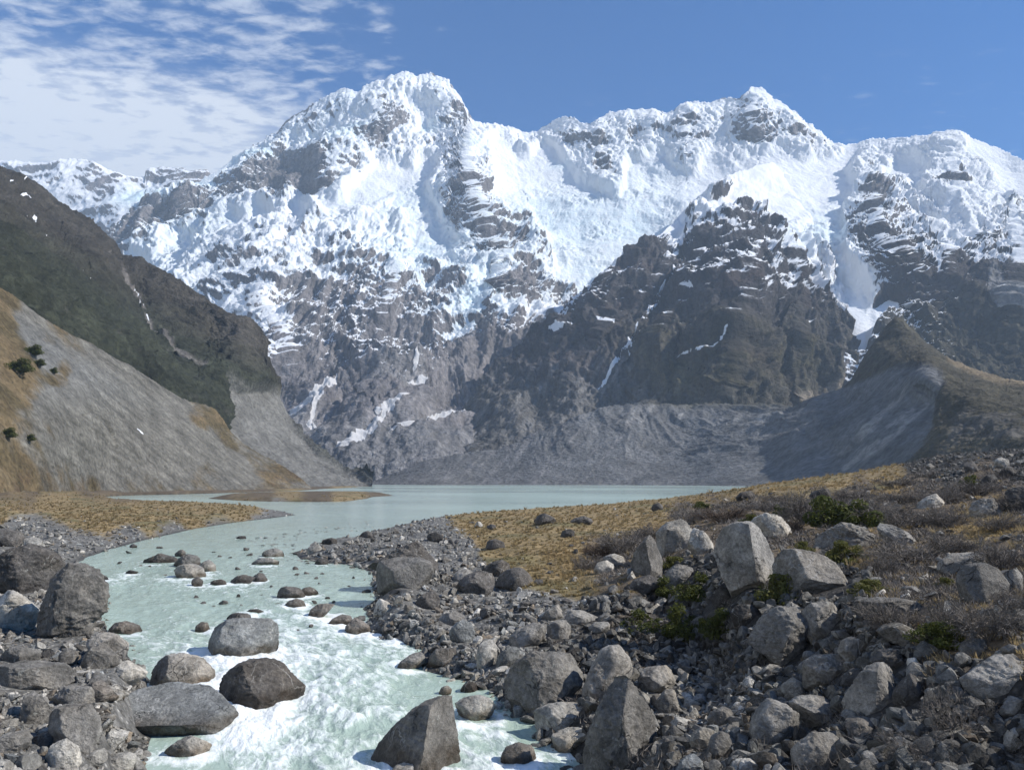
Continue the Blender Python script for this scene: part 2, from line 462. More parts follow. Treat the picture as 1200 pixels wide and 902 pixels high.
SNOW_PTS = [(300,168,2),(330,155,2),(360,138,2),(290,180,2),(400,120,5),(420,125,6),(430,112,5),(455,105,5),(470,97,6),(500,98,5),(520,104,4),(535,116,4),(480,125,8),(510,130,8),(530,140,5),(545,143,4),(400,140,7),(380,150,6),(365,160,6),(390,128,4),
 (275,197,9),(310,185,9),(350,170,9),(240,217,9),(200,232,8),(165,252,7),(400,162,9),(430,145,8),(460,165,8),(500,160,9),(520,165,9),(485,175,8),
 (455,155,2),(440,165,1),(462,148,1),(420,172,3),(465,172,3),(445,178,1),(475,183,3),(500,176,3),(515,170,2),(530,160,2),(545,152,3),(560,150,7),
 (340,190,1),(360,185,1),(370,200,0),(350,220,0),(335,235,1),(375,225,0),(320,204,1),(300,212,2),(310,230,2),(290,222,2),(270,232,2),(240,238,2),(220,246,1),(190,256,1),(170,270,1),(150,280,2),(140,295,2),(200,275,2),(180,290,2),(290,240,2),(265,225,4),
 (390,190,3),(400,180,3),(410,197,4),(398,215,4),(425,190,4),(388,232,4),(410,178,5),(440,192,9),(470,200,9),(500,195,9),(440,215,9),(415,228,9),(390,245,9),(350,254,9),(310,256,9),(280,262,8),(252,258,4),(230,265,4),(262,246,3),
 (480,240,8),(500,260,8),(460,270,7),(430,290,7),(400,270,7),(370,270,6),(340,270,6),(320,290,5),(350,290,5),(280,288,7),(250,290,6),(230,288,8),(200,300,7),(280,320,5),(240,320,6),(215,300,8),
 (545,205,4),(540,220,3),(552,232,2),(540,245,3),(560,250,3),(565,270,3),(575,285,4),(560,185,7),(590,180,9),(640,180,9),(690,192,8),(530,225,7),(585,230,8),
 (600,162,6),(620,163,5),(640,155,5),(660,150,6),(672,165,3),(690,172,5),(700,182,4),(705,200,3),(720,160,7),(735,165,6),(750,150,7),(770,160,6),(745,172,3),(720,195,6),(712,212,3),(790,160,7),(800,150,4),(797,165,3),(830,145,6),(850,150,6),(878,140,3),(892,160,3),(873,165,3),(905,150,5),(925,165,4),(915,178,8),(950,175,5),(900,122,7),(865,175,6),(805,180,5),(810,190,6),(840,187,7),(770,192,8),(740,210,9),(830,200,9),(880,192,8),(940,152,5),(965,172,5),
 (600,210,9),(650,220,9),(700,232,9),(750,240,9),(800,220,9),(650,260,9),(700,280,9),(750,270,9),(605,250,8),(625,285,8),(500,290,8),(520,305,8),(450,308,7),(480,328,7),(540,322,7),(660,310,8),(690,320,9),(650,340,8),(680,340,9),(640,375,7),(720,305,9),
 (590,290,4),(600,300,2),(612,290,4),(585,310,3),(620,312,4),(570,315,5),(600,318,4),(400,310,5),(420,330,4),(440,340,4),(380,320,5),(350,320,6),(330,340,5),(300,340,5),(290,370,6),(320,370,4),(350,360,3),(380,350,4),(320,390,5),(300,395,8),(308,385,7),
 (470,350,5),(500,350,5),(480,370,3),(520,365,3),(540,350,5),(450,370,3),(420,370,3),(400,390,3),(360,390,2),(440,400,2),(480,400,3),(510,390,4),(430,415,3),(560,350,7),(545,370,7),(555,388,7),(530,397,6),(520,402,5),(580,332,8),(570,368,7),(600,322,6),
 (605,345,1),(590,365,1),(610,372,1),(620,345,1),(640,362,3),(650,372,3),(630,330,5),(600,395,2),(580,400,1),(570,420,1),(620,420,0),(595,388,8),(608,384,8),(500,420,2),(450,420,2),(400,420,3),(350,420,2),(330,420,4),(400,440,2),(450,440,3),(480,430,3),(500,450,2),(460,450,3),(350,450,1),(400,470,0),(450,480,0),(500,480,0),(550,450,0),(550,490,0),(450,520,0),(400,520,0),(600,500,0),(360,490,0),(335,432,5),(370,405,4),(410,398,4),
 (170,320,8),(200,320,7),(850,230,9),(880,220,9),(910,205,9),(930,210,9),(960,200,9),(1000,195,9),(980,215,9),(900,250,9),(920,270,8),(950,260,9),(975,272,9),(980,240,9),(950,230,9),(1000,230,9),(1000,250,8),(930,290,8),(955,300,7),(975,312,7),(950,330,6),(970,340,7),(990,350,9),(1000,370,9),(1010,352,9),(940,312,7),(1005,335,8),(985,300,8),
 (1022,200,3),(1010,206,4),(1030,190,8),(1050,180,7),(1080,172,6),(1105,172,6),(1110,190,7),(1140,190,9),(1170,200,9),(1200,210,9),(1060,200,9),(1040,215,9),(1080,217,8),(1115,208,5),(1130,213,5),(1150,222,7),(1180,230,8),(1200,240,8),(1020,240,1),(1030,235,2),(1012,258,2),(1040,250,4),(1050,230,6),(1070,240,8),(1103,236,2),(1090,250,7),(1062,252,5),(1045,268,3),(1030,280,3),(1015,300,2),(1050,300,2),(1080,290,3),(1085,268,6),(1120,260,6),(1150,250,7),(1110,290,6),(1150,280,6),(1180,270,5),(1200,280,5),(1170,300,4),(1200,310,3),(1150,310,3),(1120,320,2),(1080,320,3),(1050,320,2),(1020,325,2),(1060,340,1),(1090,350,1),(1120,350,0),(1170,350,1),(1200,350,0),(1035,350,3),(1150,400,0),(1200,400,0),(1080,378,2),(1065,385,3),(1100,390,1),(1200,440,0),(1140,360,1),(1000,300,4),(1300,250,8),(1300,330,3)]
S_MAIN = Splat(SNOW_PTS, 9)
ICE_BLOBS = [(225, 222, 40, 7, .9), (300, 190, 40, 6, .7), (175, 246, 25, 7, .8), (420, 160, 30, 6, .5), (400, 168, 40, 8, .45), (505, 155, 14, 9, .7), (660, 265, 90, 40, .32), (740, 270, 50, 30, .35), (490, 310, 60, 30, .32), (560, 370, 20, 28, .55), (690, 330, 25, 25, .3), (960, 290, 40, 14, .45), (940, 268, 50, 12, .3), (560, 180, 16, 8, .4), (655, 200, 14, 5, .5), (475, 250, 30, 20, .25)]
SERAC = Splat([(600,210,2),(650,200,1),(700,215,2),(700,260,9),(650,250,9),(740,255,9),(780,235,7),(620,280,7),(690,300,8),(720,300,8),(680,340,7),(500,290,8),(460,290,7),(520,320,8),(480,260,6),(560,370,9),(430,260,5),(900,220,0),(960,285,8),(930,280,6),(950,240,1),(500,180,1),(480,140,3),(240,217,9),(300,190,8),(410,165,7),(350,172,5),(850,150,2),(740,160,2),(1150,190,1),(1100,240,2),(1000,350,3),(400,420,0),(600,440,0),(1100,340,0),(340,260,3),(440,200,1),(830,205,1)], 20)
COULOIRS = [([(985, 338), (1000, 368), (1010, 385)], 7), ([(905, 268), (918, 292), (935, 318), (955, 345), (978, 368), (998, 385)], 4), ([(1060, 365), (1040, 366), (1020, 378), (1006, 388)], 5), ([(1006, 380), (1003, 395), (1002, 410), (1004, 422), (999, 436), (994, 448)], 6.5), ([(1085, 262), (1098, 285), (1108, 302)], 5), ([(1050, 318), (1090, 330), (1092, 345)], 2)]
DEBRIS = [([(396, 468), (378, 478), (362, 490), (348, 500), (346, 508)], 5), ([(380, 486), (372, 500), (370, 514), (376, 524)], 4.5), ([(476, 491), (458, 504), (436, 524), (415, 542), (404, 550)], 4.5), ([(566, 486), (545, 494), (520, 503), (490, 514), (455, 528)], 2.5), ([(482, 448), (470, 436), (452, 446)], 4), ([(484, 452), (480, 468)], 2.5), ([(500, 470), (472, 478)], 2)]
def line_mask(a, b, lines, soft=2.0, wob=None):
    m = np.zeros(a.shape)
    for pts, w in lines:
        xs = [q[0] for q in pts]; ys = [q[1] for q in pts]
        box = (a > min(xs) - 3 * w - 6) & (a < max(xs) + 3 * w + 6) & (b > min(ys) - 3 * w - 6) & (b < max(ys) + 3 * w + 6)
        if not box.any(): continue
        d, t = seg_dist(a[box], b[box], pts)
        ww = w * (1 - 0.75 * np.abs(2 * t - 1) ** 4) * (1.0 if wob is None else (1 + 1.1 * wob[box]))
        m[box] = np.maximum(m[box], 1 - sstep(d, ww - 0.6, ww + soft))
    return m
px, py, D, t = sheet('m', SKY_MAIN, CT_MAIN, [(60, 612), (1320, 600)], 62, 1310, 1.12, 450, jag=2.0, jscale=7)
D = tent(D, px, py, TENTS)
wob_main = fbm(np.stack([px / 7, py / 7, 0 * px], -1), 1.0, 3, seed=4.4)
smooth_snow = None
def disp_main(p, a, b, n):
    se = SERAC(a, b) / 9
    s = S_MAIN(a, b) / 9
    sm = sstep(s, 0.8, 0.98) * (1 - se)                        # deep smooth snow
    cm = line_mask(a, b, [(l_, w_ + 5) for l_, w_ in COULOIRS[:4]], 6.0)
    w = np.stack([fbm(p, 500, 2, seed=s_) for s_ in (1.5, 6.5, 9.5)], -1) * 120
    # ribs dip towards the lower left, as the strata here do
    q = p + w
    rib = strata(q)
    low = sstep(b, 300, 430); high = sstep(b, 250, 160)
    h = (95 - 45 * high) * (fbm(p, 520, 3, 0.45, 1.0, True)) * (1 - 0.6 * sstep(s, 0.7, 0.95))
    h += (58 + 10 * low - 26 * high) * fbm(rib, 150, 4, 0.56, 3.0, True) * (1 - 0.85 * sstep(s, 0.72, 0.95))
    h += 26 * fbm(p, 46, 4, 0.6, 5.0, True) * (1 - 0.85 * sstep(s, 0.72, 0.95))
    fall = np.stack([(p[..., 0] + 0.6 * p[..., 1]) / 46, (p[..., 1] - 0.6 * p[..., 0]) / 240, p[..., 2] / 260], -1)
    h += (4 + 13 * high * (1 - 0.6 * se)) * fbm(fall, 1.0, 3, 0.55, 8.0, True) * (0.3 + 0.7 * (1 - sm)) * sstep(b, 330, 180)
    wb = np.stack([fbm(p, 130, 2, seed=s_) for s_ in (14.5, 16.5, 18.5)], -1) * 70
    blk = fbm(p + wb, 95, 5, 0.62, 12.0, True)
    h += se * (15 * blk + 8 * fbm(p + 0.4 * wb, 22, 3, 0.6, 33.0, True)) * (0.35 + sstep(fbm(p, 260, 2, seed=21.0), -0.4, 0.4))
    return h * (1 - 0.85 * cm) * (1 - 0.45 * sstep(b, 470, 520))
def snow_main(q, a, b, n0, n1):
    s = S_MAIN(a, b) / 9
    s = s + 0.26 * sstep(b, 430, 310) * sstep(s, 0.08, 0.35) + 0.10 * sstep(a, 960, 1010) * sstep(b, 370, 330) + 0.09 * sstep(b, 350, 400) * sstep(b, 490, 450) * sstep(s, 0.02, 0.15)
    s = np.maximum(s, 0.15 * sstep(a, 960, 1010) * sstep(b, 420, 350))
    fine = np.clip(sstep(s, 0.80, 0.45) + sstep(a, 960, 1010) * sstep(b, 215, 235), 0, 1)
    tex_b = 0.9 * boxblur(n1[..., 2], 2) + 0.45 * n1[..., 2] + 0.30 * fbm(q, 150, 4, 0.55, seed=13.0)
    di = fbm(np.stack([(0.6 * a + 0.8 * b) / 5, (0.8 * a - 0.6 * b) / 16, 0 * a], -1), 1.0, 4, 0.62, seed=71.0)
    tex_f = 1.2 * n1[..., 2] + 0.10 * fbm(q, 60, 4, 0.6, seed=13.0) + 0.22 * di
    k = cover(s, tex_b * (1 - fine) + tex_f * fine, 26)
    m = line_mask(a, b, COULOIRS + DEBRIS, 2.0, wob_main)
    return np.maximum(k, m * (0.70 + 0.22 * wob_main))
def tint_main(q, a, b, n0, n1):
    c = np.ones(a.shape + (3,)) * ROCKY
    c *= (1 + 0.30 * fbm(q, 260, 4, seed=17))[..., None]
    pale = sstep(fbm(q, 140, 3, seed=19), 0.05, 0.5) * sstep(b, 300, 420)
    c = c * (1 - 0.35 * pale[..., None]) + pale[..., None] * 0.35 * np.array((0.24, 0.22, 0.21))
    for poly_, cc in (([(478, 490), (562, 487), (530, 502), (470, 528), (410, 553), (402, 549)], (0.235, 0.22, 0.21)), ([(398, 466), (380, 480), (376, 526), (344, 508), (346, 498)], (0.27, 0.26, 0.25)), ([(440, 452), (480, 432), (500, 470), (470, 482), (430, 475)], (0.21, 0.205, 0.20))):
        ins = in_poly(a + 5 * wob_main, b + 4 * wob_main, poly_)
        f_ = (ins * (0.55 + 0.35 * fbm(np.stack([(a + 0.9 * b) / 5, (a - b) / 60, 0 * a], -1), 1.0, 3, 0.6, 81.0)))[..., None]
        c = c * (1 - f_) + f_ * np.array(cc)
    right = sstep(a, 980, 1060) * sstep(b, 210, 330)
    c = c * (1 - right[..., None]) + right[..., None] * np.array((0.062, 0.054, 0.050)) * (1 + 0.3 * fbm(q, 120, 3, seed=23))[..., None]
    veg = right * sstep(b, 340, 420)
    c = c * (1 - veg[..., None]) + veg[..., None] * np.array((0.060, 0.054, 0.036)) * (1 + 0.3 * fbm(q, 90, 3, seed=29))[..., None]
    sc = line_mask(a, b, [([(1165, 345), (1180, 375), (1198, 400), (1230, 425)], 9)], 4)
    sc = np.maximum(sc, 0.8 * sstep(b, 505, 530) * sstep(a, 700, 500))
    c = c * (1 - sc[..., None]) + sc[..., None] * np.array((0.20, 0.195, 0.19))
    return c
def ice_main(q, a, b):
    m = np.zeros(a.shape)
    for x, y, w, h, s in ICE_BLOBS:
        m = np.maximum(m, s * np.exp(-(((a - x) / w) ** 2 + ((b - y) / h) ** 2)))
    cv = sstep(fbm(q, 48, 4, 0.62, 35.0, True), 0.05, 0.55) * SERAC(a, b) / 9
    return np.clip(m * (0.75 + 0.9 * fbm(q, 70, 3, seed=31)) + 0.30 * cv, 0, 1)
finish('snowy_mountain', M_ALP, px, py, D, t, disp_main, snow_main, tint_main, ice_main,
       lambda a, b: 0.75 * line_mask(a, b, DEBRIS, 4.0) , back=30, back_len=1600)

# --- the dark rock spur standing out in front of it
SKY_SPUR = [(505, 540, 2300), (520, 520, 2400), (535, 495, 2520), (555, 470, 2620), (575, 452, 2700), (598, 430, 2800), (618, 408, 2900), (640, 386, 2980), (653, 369, 3020), (672, 353), (690, 340, 3080), (705, 329), (720, 318, 3150), (735, 306), (746, 300), (762, 290, 3280), (777, 272, 3400), (795, 256), (807, 245, 3700), (825, 231), (842, 216, 4080), (858, 206), (872, 201, 4300), (890, 193), (905, 190, 4500), (918, 205, 4480), (932, 222, 4330), (945, 245, 4030), (955, 268, 3780), (966, 295, 3500), (978, 325, 3230), (990, 352, 2990), (1002, 385, 2720), (1006, 410, 2620), (1000, 440, 2500), (1015, 470, 2500), (1040, 500, 2500)]
CT_SPUR = [(870, 272, 3280), (880, 300, 2980), (868, 350, 2620), (860, 400, 2360), (855, 450, 2160), (850, 500, 2020), (850, 575, 1900), (842, 250, 3600), (800, 280, 3420), (760, 320, 3080), (720, 350, 2960), (800, 330, 3020), (780, 380, 2720),
           (740, 400, 2640), (700, 400, 2780), (650, 440, 2640), (620, 480, 2440), (590, 510, 2260), (750, 450, 2380), (700, 480, 2320), (650, 520, 2180), (560, 540, 2130), (600, 575, 2050), (750, 575, 1980), (505, 575, 2120),
           (925, 320, 3030), (955, 370, 2760), (982, 410, 2560), (975, 450, 2380), (940, 470, 2230), (900, 250, 3800), (930, 262, 3680), (895, 222, 4180), (970, 500, 2250), (1040, 575, 2250), (900, 400, 2480)]
TENT_SPUR = [([(872, 268), (882, 300), (872, 350), (862, 400), (858, 450), (850, 480)], 110, 60, 50), ([(800, 290), (770, 340), (730, 390), (690, 440), (650, 490)], 90, 40, 45), ([(835, 300), (815, 350), (785, 400), (760, 450)], 90, 30, 40), ([(905, 300), (925, 350), (930, 400), (920, 450)], 60, 30, 35), ([(720, 340), (690, 390), (640, 440)], 60, 30, 36)]
SNOW_SP = [(845,255,9),(800,268,9),(780,282,9),(815,278,8),(830,272,7),(872,268,3),(880,282,2),(898,285,3),(850,285,1),(832,292,0),(805,300,2),(770,297,2),(790,288,8),(812,288,6),(760,310,0),(740,320,1),(722,335,2),(700,345,2),(862,310,3),(890,310,3),(908,330,2),(930,345,2),(950,375,1),(870,340,2),(830,330,2),(800,330,1),(840,370,1),(900,380,0),(800,380,1),(750,380,0),(735,350,2),(700,400,0),(650,420,0),(750,450,0),(850,450,0),(950,430,0),(980,440,0),(600,500,0),
 (842,218,7),(835,228,5),(810,245,6),(820,240,8),(870,205,8),(880,215,9),(900,205,9),(900,230,9),(920,240,9),(880,240,9),(860,235,9),(905,262,9),(925,280,8),(940,280,8),(945,310,7),(960,340,7),(930,310,6),(915,300,6),(975,350,8),(960,290,8),(690,352,4),(660,372,5),(640,395,2),(728,325,1),(855,268,8),(800,258,6),(848,272,6)]
S_SPUR = Splat(SNOW_SP, 8)
COUL_SP = [([(772, 350), (768, 362), (762, 382), (757, 396)], 3.2), ([(800, 335), (785, 350), (770, 358)], 1.6), ([(756, 400), (746, 420), (730, 440), (714, 458), (702, 470)], 1.8), ([(786, 392), (770, 408), (757, 424), (745, 440)], 1.4), ([(858, 410), (850, 420), (832, 430), (818, 435), (804, 442)], 0.8), ([(660, 414), (668, 411), (682, 407)], 1.8), ([(717, 396), (722, 404)], 2.4), ([(810, 355), (824, 357)], 1.8), ([(727, 338), (740, 340)], 1.8), ([(690, 352), (720, 328), (745, 305)], 2.0), ([(905, 270), (918, 292), (935, 318), (955, 345), (978, 368), (998, 385)], 4.5), ([(1002, 385), (1003, 395), (1000, 410), (1002, 422), (999, 436), (994, 446)], 6.5), ([(895, 330), (905, 340)], 1.5), ([(920, 320), (935, 345), (948, 362)], 2)]
PALE_SP = [([(705, 468), (680, 500), (650, 535), (620, 562)], 4), ([(740, 445), (715, 480), (690, 515), (655, 550)], 4), ([(690, 470), (655, 510), (620, 545)], 3), ([(760, 470), (735, 500), (700, 535)], 3), ([(672, 478), (640, 512), (600, 550)], 2.5)]
px, py, D, t = sheet('s', SKY_SPUR, CT_SPUR, [(500, 600), (1040, 600)], 506, 1036, 1.05, 330, jag=1.6, jscale=9)
D = tent(D, px, py, TENT_SPUR)
wob_spur = fbm(np.stack([px / 7, py / 7, 0 * px], -1), 1.0, 3, seed=5.4)
def disp_spur(p, a, b, n):
    s = S_SPUR(a, b) / 9
    sm = sstep(s, 0.75, 0.98)
    w = np.stack([fbm(p, 300, 2, seed=s_) for s_ in (2.5, 7.5, 10.5)], -1) * 60
    q = p + w
    rib = strata(q)
    h = 52 * fbm(p, 330, 3, 0.5, 1.0, True) * (1 - 0.6 * sm)
    low = sstep(b, 460, 520)
    zn = sstep(b + 0.12 * (a - 660), 425, 475) * sstep(a, 790, 735)
    h += 82 * fbm(rib, 125, 5, 0.58, 3.0, True) * (1 - 0.85 * sm) * (1 - 0.55 * low) * (1 - 0.5 * zn)
    cm = line_mask(a, b, [([(985, 372), (1002, 388), (1003, 397), (1000, 410), (1002, 422), (999, 436), (994, 450)], 10)], 6.0)
    h = h * (1 - 0.85 * cm)
    h += 15 * fbm(p, 28, 4, 0.6, 5.0, True) * (1 - 0.85 * sm) * (1 - 0.4 * low)
    return h
def snow_spur(q, a, b, n0, n1):
    s = S_SPUR(a, b) / 9
    di = fbm(np.stack([(0.6 * a + 0.8 * b) / 4, (0.8 * a - 0.6 * b) / 13, 0 * a], -1), 1.0, 4, 0.62, seed=73.0)
    s = s + 0.07 * sstep(b, 380, 320) * sstep(s, 0.0, 0.2)
    s = np.maximum(s, 0.085 * sstep(b, 450, 370))
    k = cover(np.where(s < 0.04, 0.012, s), 0.18 * di + 0.7 * boxblur(n1[..., 2], 1) + 0.5 * n1[..., 2] + 0.20 * fbm(q, 70, 4, 0.6, seed=13.0))
    k = np.maximum(k, 0.9 * line_mask(a, b, [([(985, 372), (1002, 388), (1003, 397), (1000, 410), (1002, 422), (999, 436), (994, 450)], 6.0)], 1.6, 0.4 * wob_spur))
    return np.maximum(k, line_mask(a, b, COUL_SP, 1.6, wob_spur) * (0.62 + 0.2 * wob_spur))
def tint_spur(q, a, b, n0, n1):
    c = np.ones(a.shape + (3,)) * np.array((0.062, 0.056, 0.054)) * (1 + 0.35 * fbm(q, 110, 4, seed=17))[..., None]
    red = sstep(fbm(q, 160, 3, seed=19), 0.1, 0.5)[..., None] * 0.6
    c = c * (1 - red) + red * np.array((0.082, 0.058, 0.048))
    veg = (sstep(b, 345, 450) * sstep(a, 690, 780) * (0.55 + 0.45 * sstep(fbm(q, 60, 3, seed=20), -0.2, 0.3)))[..., None]
    c = c * (1 - veg) + veg * np.array((0.068, 0.060, 0.034)) * (1 + 0.35 * fbm(q, 45, 3, seed=37))[..., None]
    ol = np.exp(-(((a - 755) / 24) ** 2 + ((b - 460) / 20) ** 2)) + np.exp(-(((a - 808) / 26) ** 2 + ((b - 462) / 16) ** 2))
    ol = np.clip(ol, 0, 1)[..., None] * 0.8
    c = c * (1 - ol) + ol * np.array((0.105, 0.092, 0.05))
    pale = line_mask(a, b, PALE_SP, 6.0, wob_spur * 1.4)[..., None] * 0.7
    c = c * (1 - pale) + pale * np.array((0.23, 0.21, 0.195))
    stre = fbm(np.stack([(a + 0.95 * b) / 9, (a - b) / 120, 0 * a], -1), 1.0, 4, 0.6, 51.0)
    zone = sstep(b + 0.12 * (a - 660), 425, 475) * sstep(a, 790, 735)
    sc = zone[..., None] * 0.8
    c = c * (1 - sc) + sc * (np.array((0.105, 0.100, 0.098)) + pale * 0.05 + (sstep(stre, -0.05, 0.4) * 0.17)[..., None])
    bl = (sstep(b + 6 * wob_spur, 452, 478) * 0.55)[..., None]
    c = c * (1 - bl) + bl * np.array((0.10, 0.094, 0.078))
    gr = (sstep(a, 925, 985) * sstep(b, 335, 400) * 0.5)[..., None]
    c = c * (1 - gr) + gr * np.array((0.12, 0.11, 0.10))
    tan = line_mask(a, b, [([(1000, 452), (970, 466), (945, 476), (920, 480)], 5)], 6)[..., None] * 0.8
    c = c * (1 - tan) + tan * np.array((0.24, 0.20, 0.15))
    return c
finish('rocky_spur', M_SPUR, px, py, D, t, disp_spur, snow_spur, tint_spur,
       lambda q, a, b: 0.35 * np.exp(-(((a - 935) / 30) ** 2 + ((b - 290) / 20) ** 2)) , back=20, back_len=520, back_drop=1.0)

# --- moraine wall and the small brown hill on it, right of the lake
SKY_MOR = [(400, 572, 1700), (440, 562, 1760), (470, 551, 1790), (495, 541, 1820), (520, 535, 1850), (548, 531), (580, 528, 1880), (610, 518), (640, 505, 1900), (670, 492), (700, 480, 1920), (725, 476), (750, 475, 1930), (800, 474, 1930), (850, 474, 1880), (900, 475, 1780), (930, 477, 1720), (950, 470, 1690), (968, 465, 1660), (985, 461, 1640), (995, 450, 1640), (1005, 433), (1018, 412), (1030, 395, 1640), (1042, 379), (1050, 371, 1640), (1057, 374), (1068, 386, 1600), (1085, 402, 1540), (1100, 413), (1120, 425, 1420), (1140, 433, 1340), (1160, 439), (1180, 445, 1220), (1200, 449, 1160), (1250, 458, 1080), (1330, 470, 1000)]
CT_MOR = [(985, 470, 1560), (1020, 452, 1400), (1050, 438, 1240), (1090, 431, 1100), (1105, 440, 1060), (1150, 460, 960), (1200, 478, 880), (1330, 500, 780), (1050, 400, 1560),
          (400, 578, 1560), (440, 574, 1550), (560, 572, 1540), (700, 572, 1480), (800, 572, 1360), (870, 572, 1180), (930, 576, 1020), (1000, 582, 860), (1060, 585, 740), (1150, 590, 620), (1250, 590, 560), (1330, 590, 540),
          (560, 548, 1720), (700, 520, 1750), (800, 515, 1740), (860, 510, 1640), (920, 515, 1420), (960, 500, 1380), (900, 545, 1330), (980, 540, 1120), (1020, 500, 1110), (1060, 470, 1080), (1040, 540, 920), (1090, 470, 1010), (1100, 520, 820), (1150, 510, 780), (1200, 520, 700), (800, 545, 1560), (700, 548, 1600)]
px, py, D, t = sheet('o', SKY_MOR, CT_MOR, [(400, 580), (880, 580), (1000, 588), (1330, 596)], 404, 1325, 1.15, 230, jag=1.3, jscale=10)
wob_mor = fbm(np.stack([px / 7, py / 7, 0 * px], -1), 1.0, 3, seed=6.4)
edge_y = np.array([(400, 400), (930, 470), (985, 463), (1010, 452), (1040, 437), (1062, 430), (1088, 429), (1100, 440), (1112, 470), (1108, 500), (1112, 560)])
def grey_mask(a, b):
    """1 on the bare moraine wall, 0 on the brown hill"""
    poly = [(380, 600), (380, 300), (930, 474), (985, 464), (1010, 453), (1040, 438), (1062, 431), (1086, 430), (1098, 438), (1104, 452), (1100, 480), (1096, 505), (1080, 530), (1060, 548), (1040, 600)]
    d = seg_dist(a, b, poly[2:])[0]
    return np.where(in_poly(a, b, poly), sstep(d, -3, 3) * 0.5 + 0.5, 0.5 - 0.5 * sstep(d, 0, 4))
BRIGHT_MOR = [([(1064, 455), (1056, 470), (1040, 484), (1022, 505), (1008, 522)], 2.6), ([(1088, 474), (1078, 488), (1062, 500), (1050, 515)], 2.2), ([(1072, 482), (1056, 496), (1042, 504)], 2.4), ([(1050, 512), (1035, 528), (1016, 542)], 2.0), ([(1002, 528), (986, 538)], 1.8), ([(1035, 520), (1010, 540), (990, 554)], 1.6), ([(1108, 520), (1100, 528)], 3), ([(1128, 520), (1118, 530)], 2.5), ([(1150, 520), (1140, 528)], 2.5), ([(895, 490), (885, 500), (872, 505)], 1.2), ([(905, 488), (895, 496)], 1.2), ([(870, 492), (862, 500)], 1.2), ([(745, 482), (735, 500)], 1.4), ([(800, 490), (792, 502)], 1.4), ([(765, 480), (752, 496)], 1.2)]
def disp_mor(p, a, b, n):
    g = grey_mask(a, b)
    w = np.stack([fbm(p, 120, 2, seed=s_) for s_ in (3.5, 8.5, 11.5)], -1) * 25
    q = p + w
    rib = np.stack([0.76 * q[..., 0] + 0.38 * q[..., 1] - 0.60 * q[..., 2], 0.2 * (q[..., 1] - 0.5 * q[..., 0]), 0.16 * (0.57 * q[..., 0] + 0.82 * q[..., 2])], -1)
    lo = sstep(b, 560, 500)
    h = 9 * fbm(p, 160, 3, 0.5, 1.0) * (1 - 0.7 * sstep(a, 980, 1050)) + (15 * g * lo * (1 - 0.7 * sstep(a, 1000, 1060)) + 3) * fbm(rib, 55, 5, 0.55, 3.0, True) + 1.0 * fbm(p, 12, 3, 0.55, 5.0)
    h += (1 - g) * (9 * fbm(p, 70, 5, 0.58, 9.0, True) + 3 * np.abs(fbm(p, 9, 2, 0.6, 19.0)))
    return h
def tint_mor(q, a, b, n0, n1):
    g = grey_mask(a, b)[..., None]
    c = np.ones(a.shape + (3,)) * np.array((0.145, 0.145, 0.142)) * (1 + 0.30 * fbm(q, 70, 4, seed=17))[..., None]
    vt = (sstep(b + 5 * wob_mor, 486, 474) * sstep(a, 720, 770) * sstep(a, 960, 930) * 0.7)[..., None]
    c = c * (1 - vt) + vt * np.array((0.085, 0.076, 0.050))
    left = (sstep(a, 720, 520) * 0.6)[..., None]
    c = c * (1 - left) + left * np.array((0.125, 0.122, 0.118)) * (1 + 0.25 * fbm(q, 25, 3, seed=18))[..., None]
    stre = fbm(np.stack([(a + 0.95 * b) / 9, (a - b) / 120, 0 * a], -1), 1.0, 4, 0.6, 51.0)
    stm = (sstep(stre, -0.05, 0.45) * sstep(a, 790, 700) * (0.35 + 0.5 * sstep(b, 560, 500)))[..., None]
    c = c * (1 - stm) + stm * np.array((0.25, 0.235, 0.22))
    br = line_mask(a, b, BRIGHT_MOR, 2.5, wob_mor)[..., None] * 0.75
    c = c * (1 - br) + br * np.array((0.30, 0.29, 0.27))
    v = np.ones(a.shape + (3,)) * np.array((0.075, 0.066, 0.044)) * (1 + 0.35 * fbm(q, 50, 4, seed=27) + 0.55 * fbm(q, 10, 3, 0.6, seed=29))[..., None]
    tan = (line_mask(a, b, [([(1110, 424), (1140, 436), (1165, 444), (1200, 451), (1260, 460)], 5)], 6))[..., None] * 0.85
    v = v * (1 - tan) + tan * np.array((0.22, 0.17, 0.105))
    gs = (sstep(b, 470, 500) * sstep(fbm(q, 45, 3, seed=28), -0.15, 0.35) * 0.7)[..., None]
    v = v * (1 - gs) + gs * np.array((0.135, 0.125, 0.11))
    return c * g + v * (1 - g)
finish('moraine_hill', M_MOR, px, py, D, t, disp_mor, lambda q, a, b, n0, n1: np.zeros(a.shape) - 0.2, tint_mor, back=20, back_len=320, back_drop=0.8)

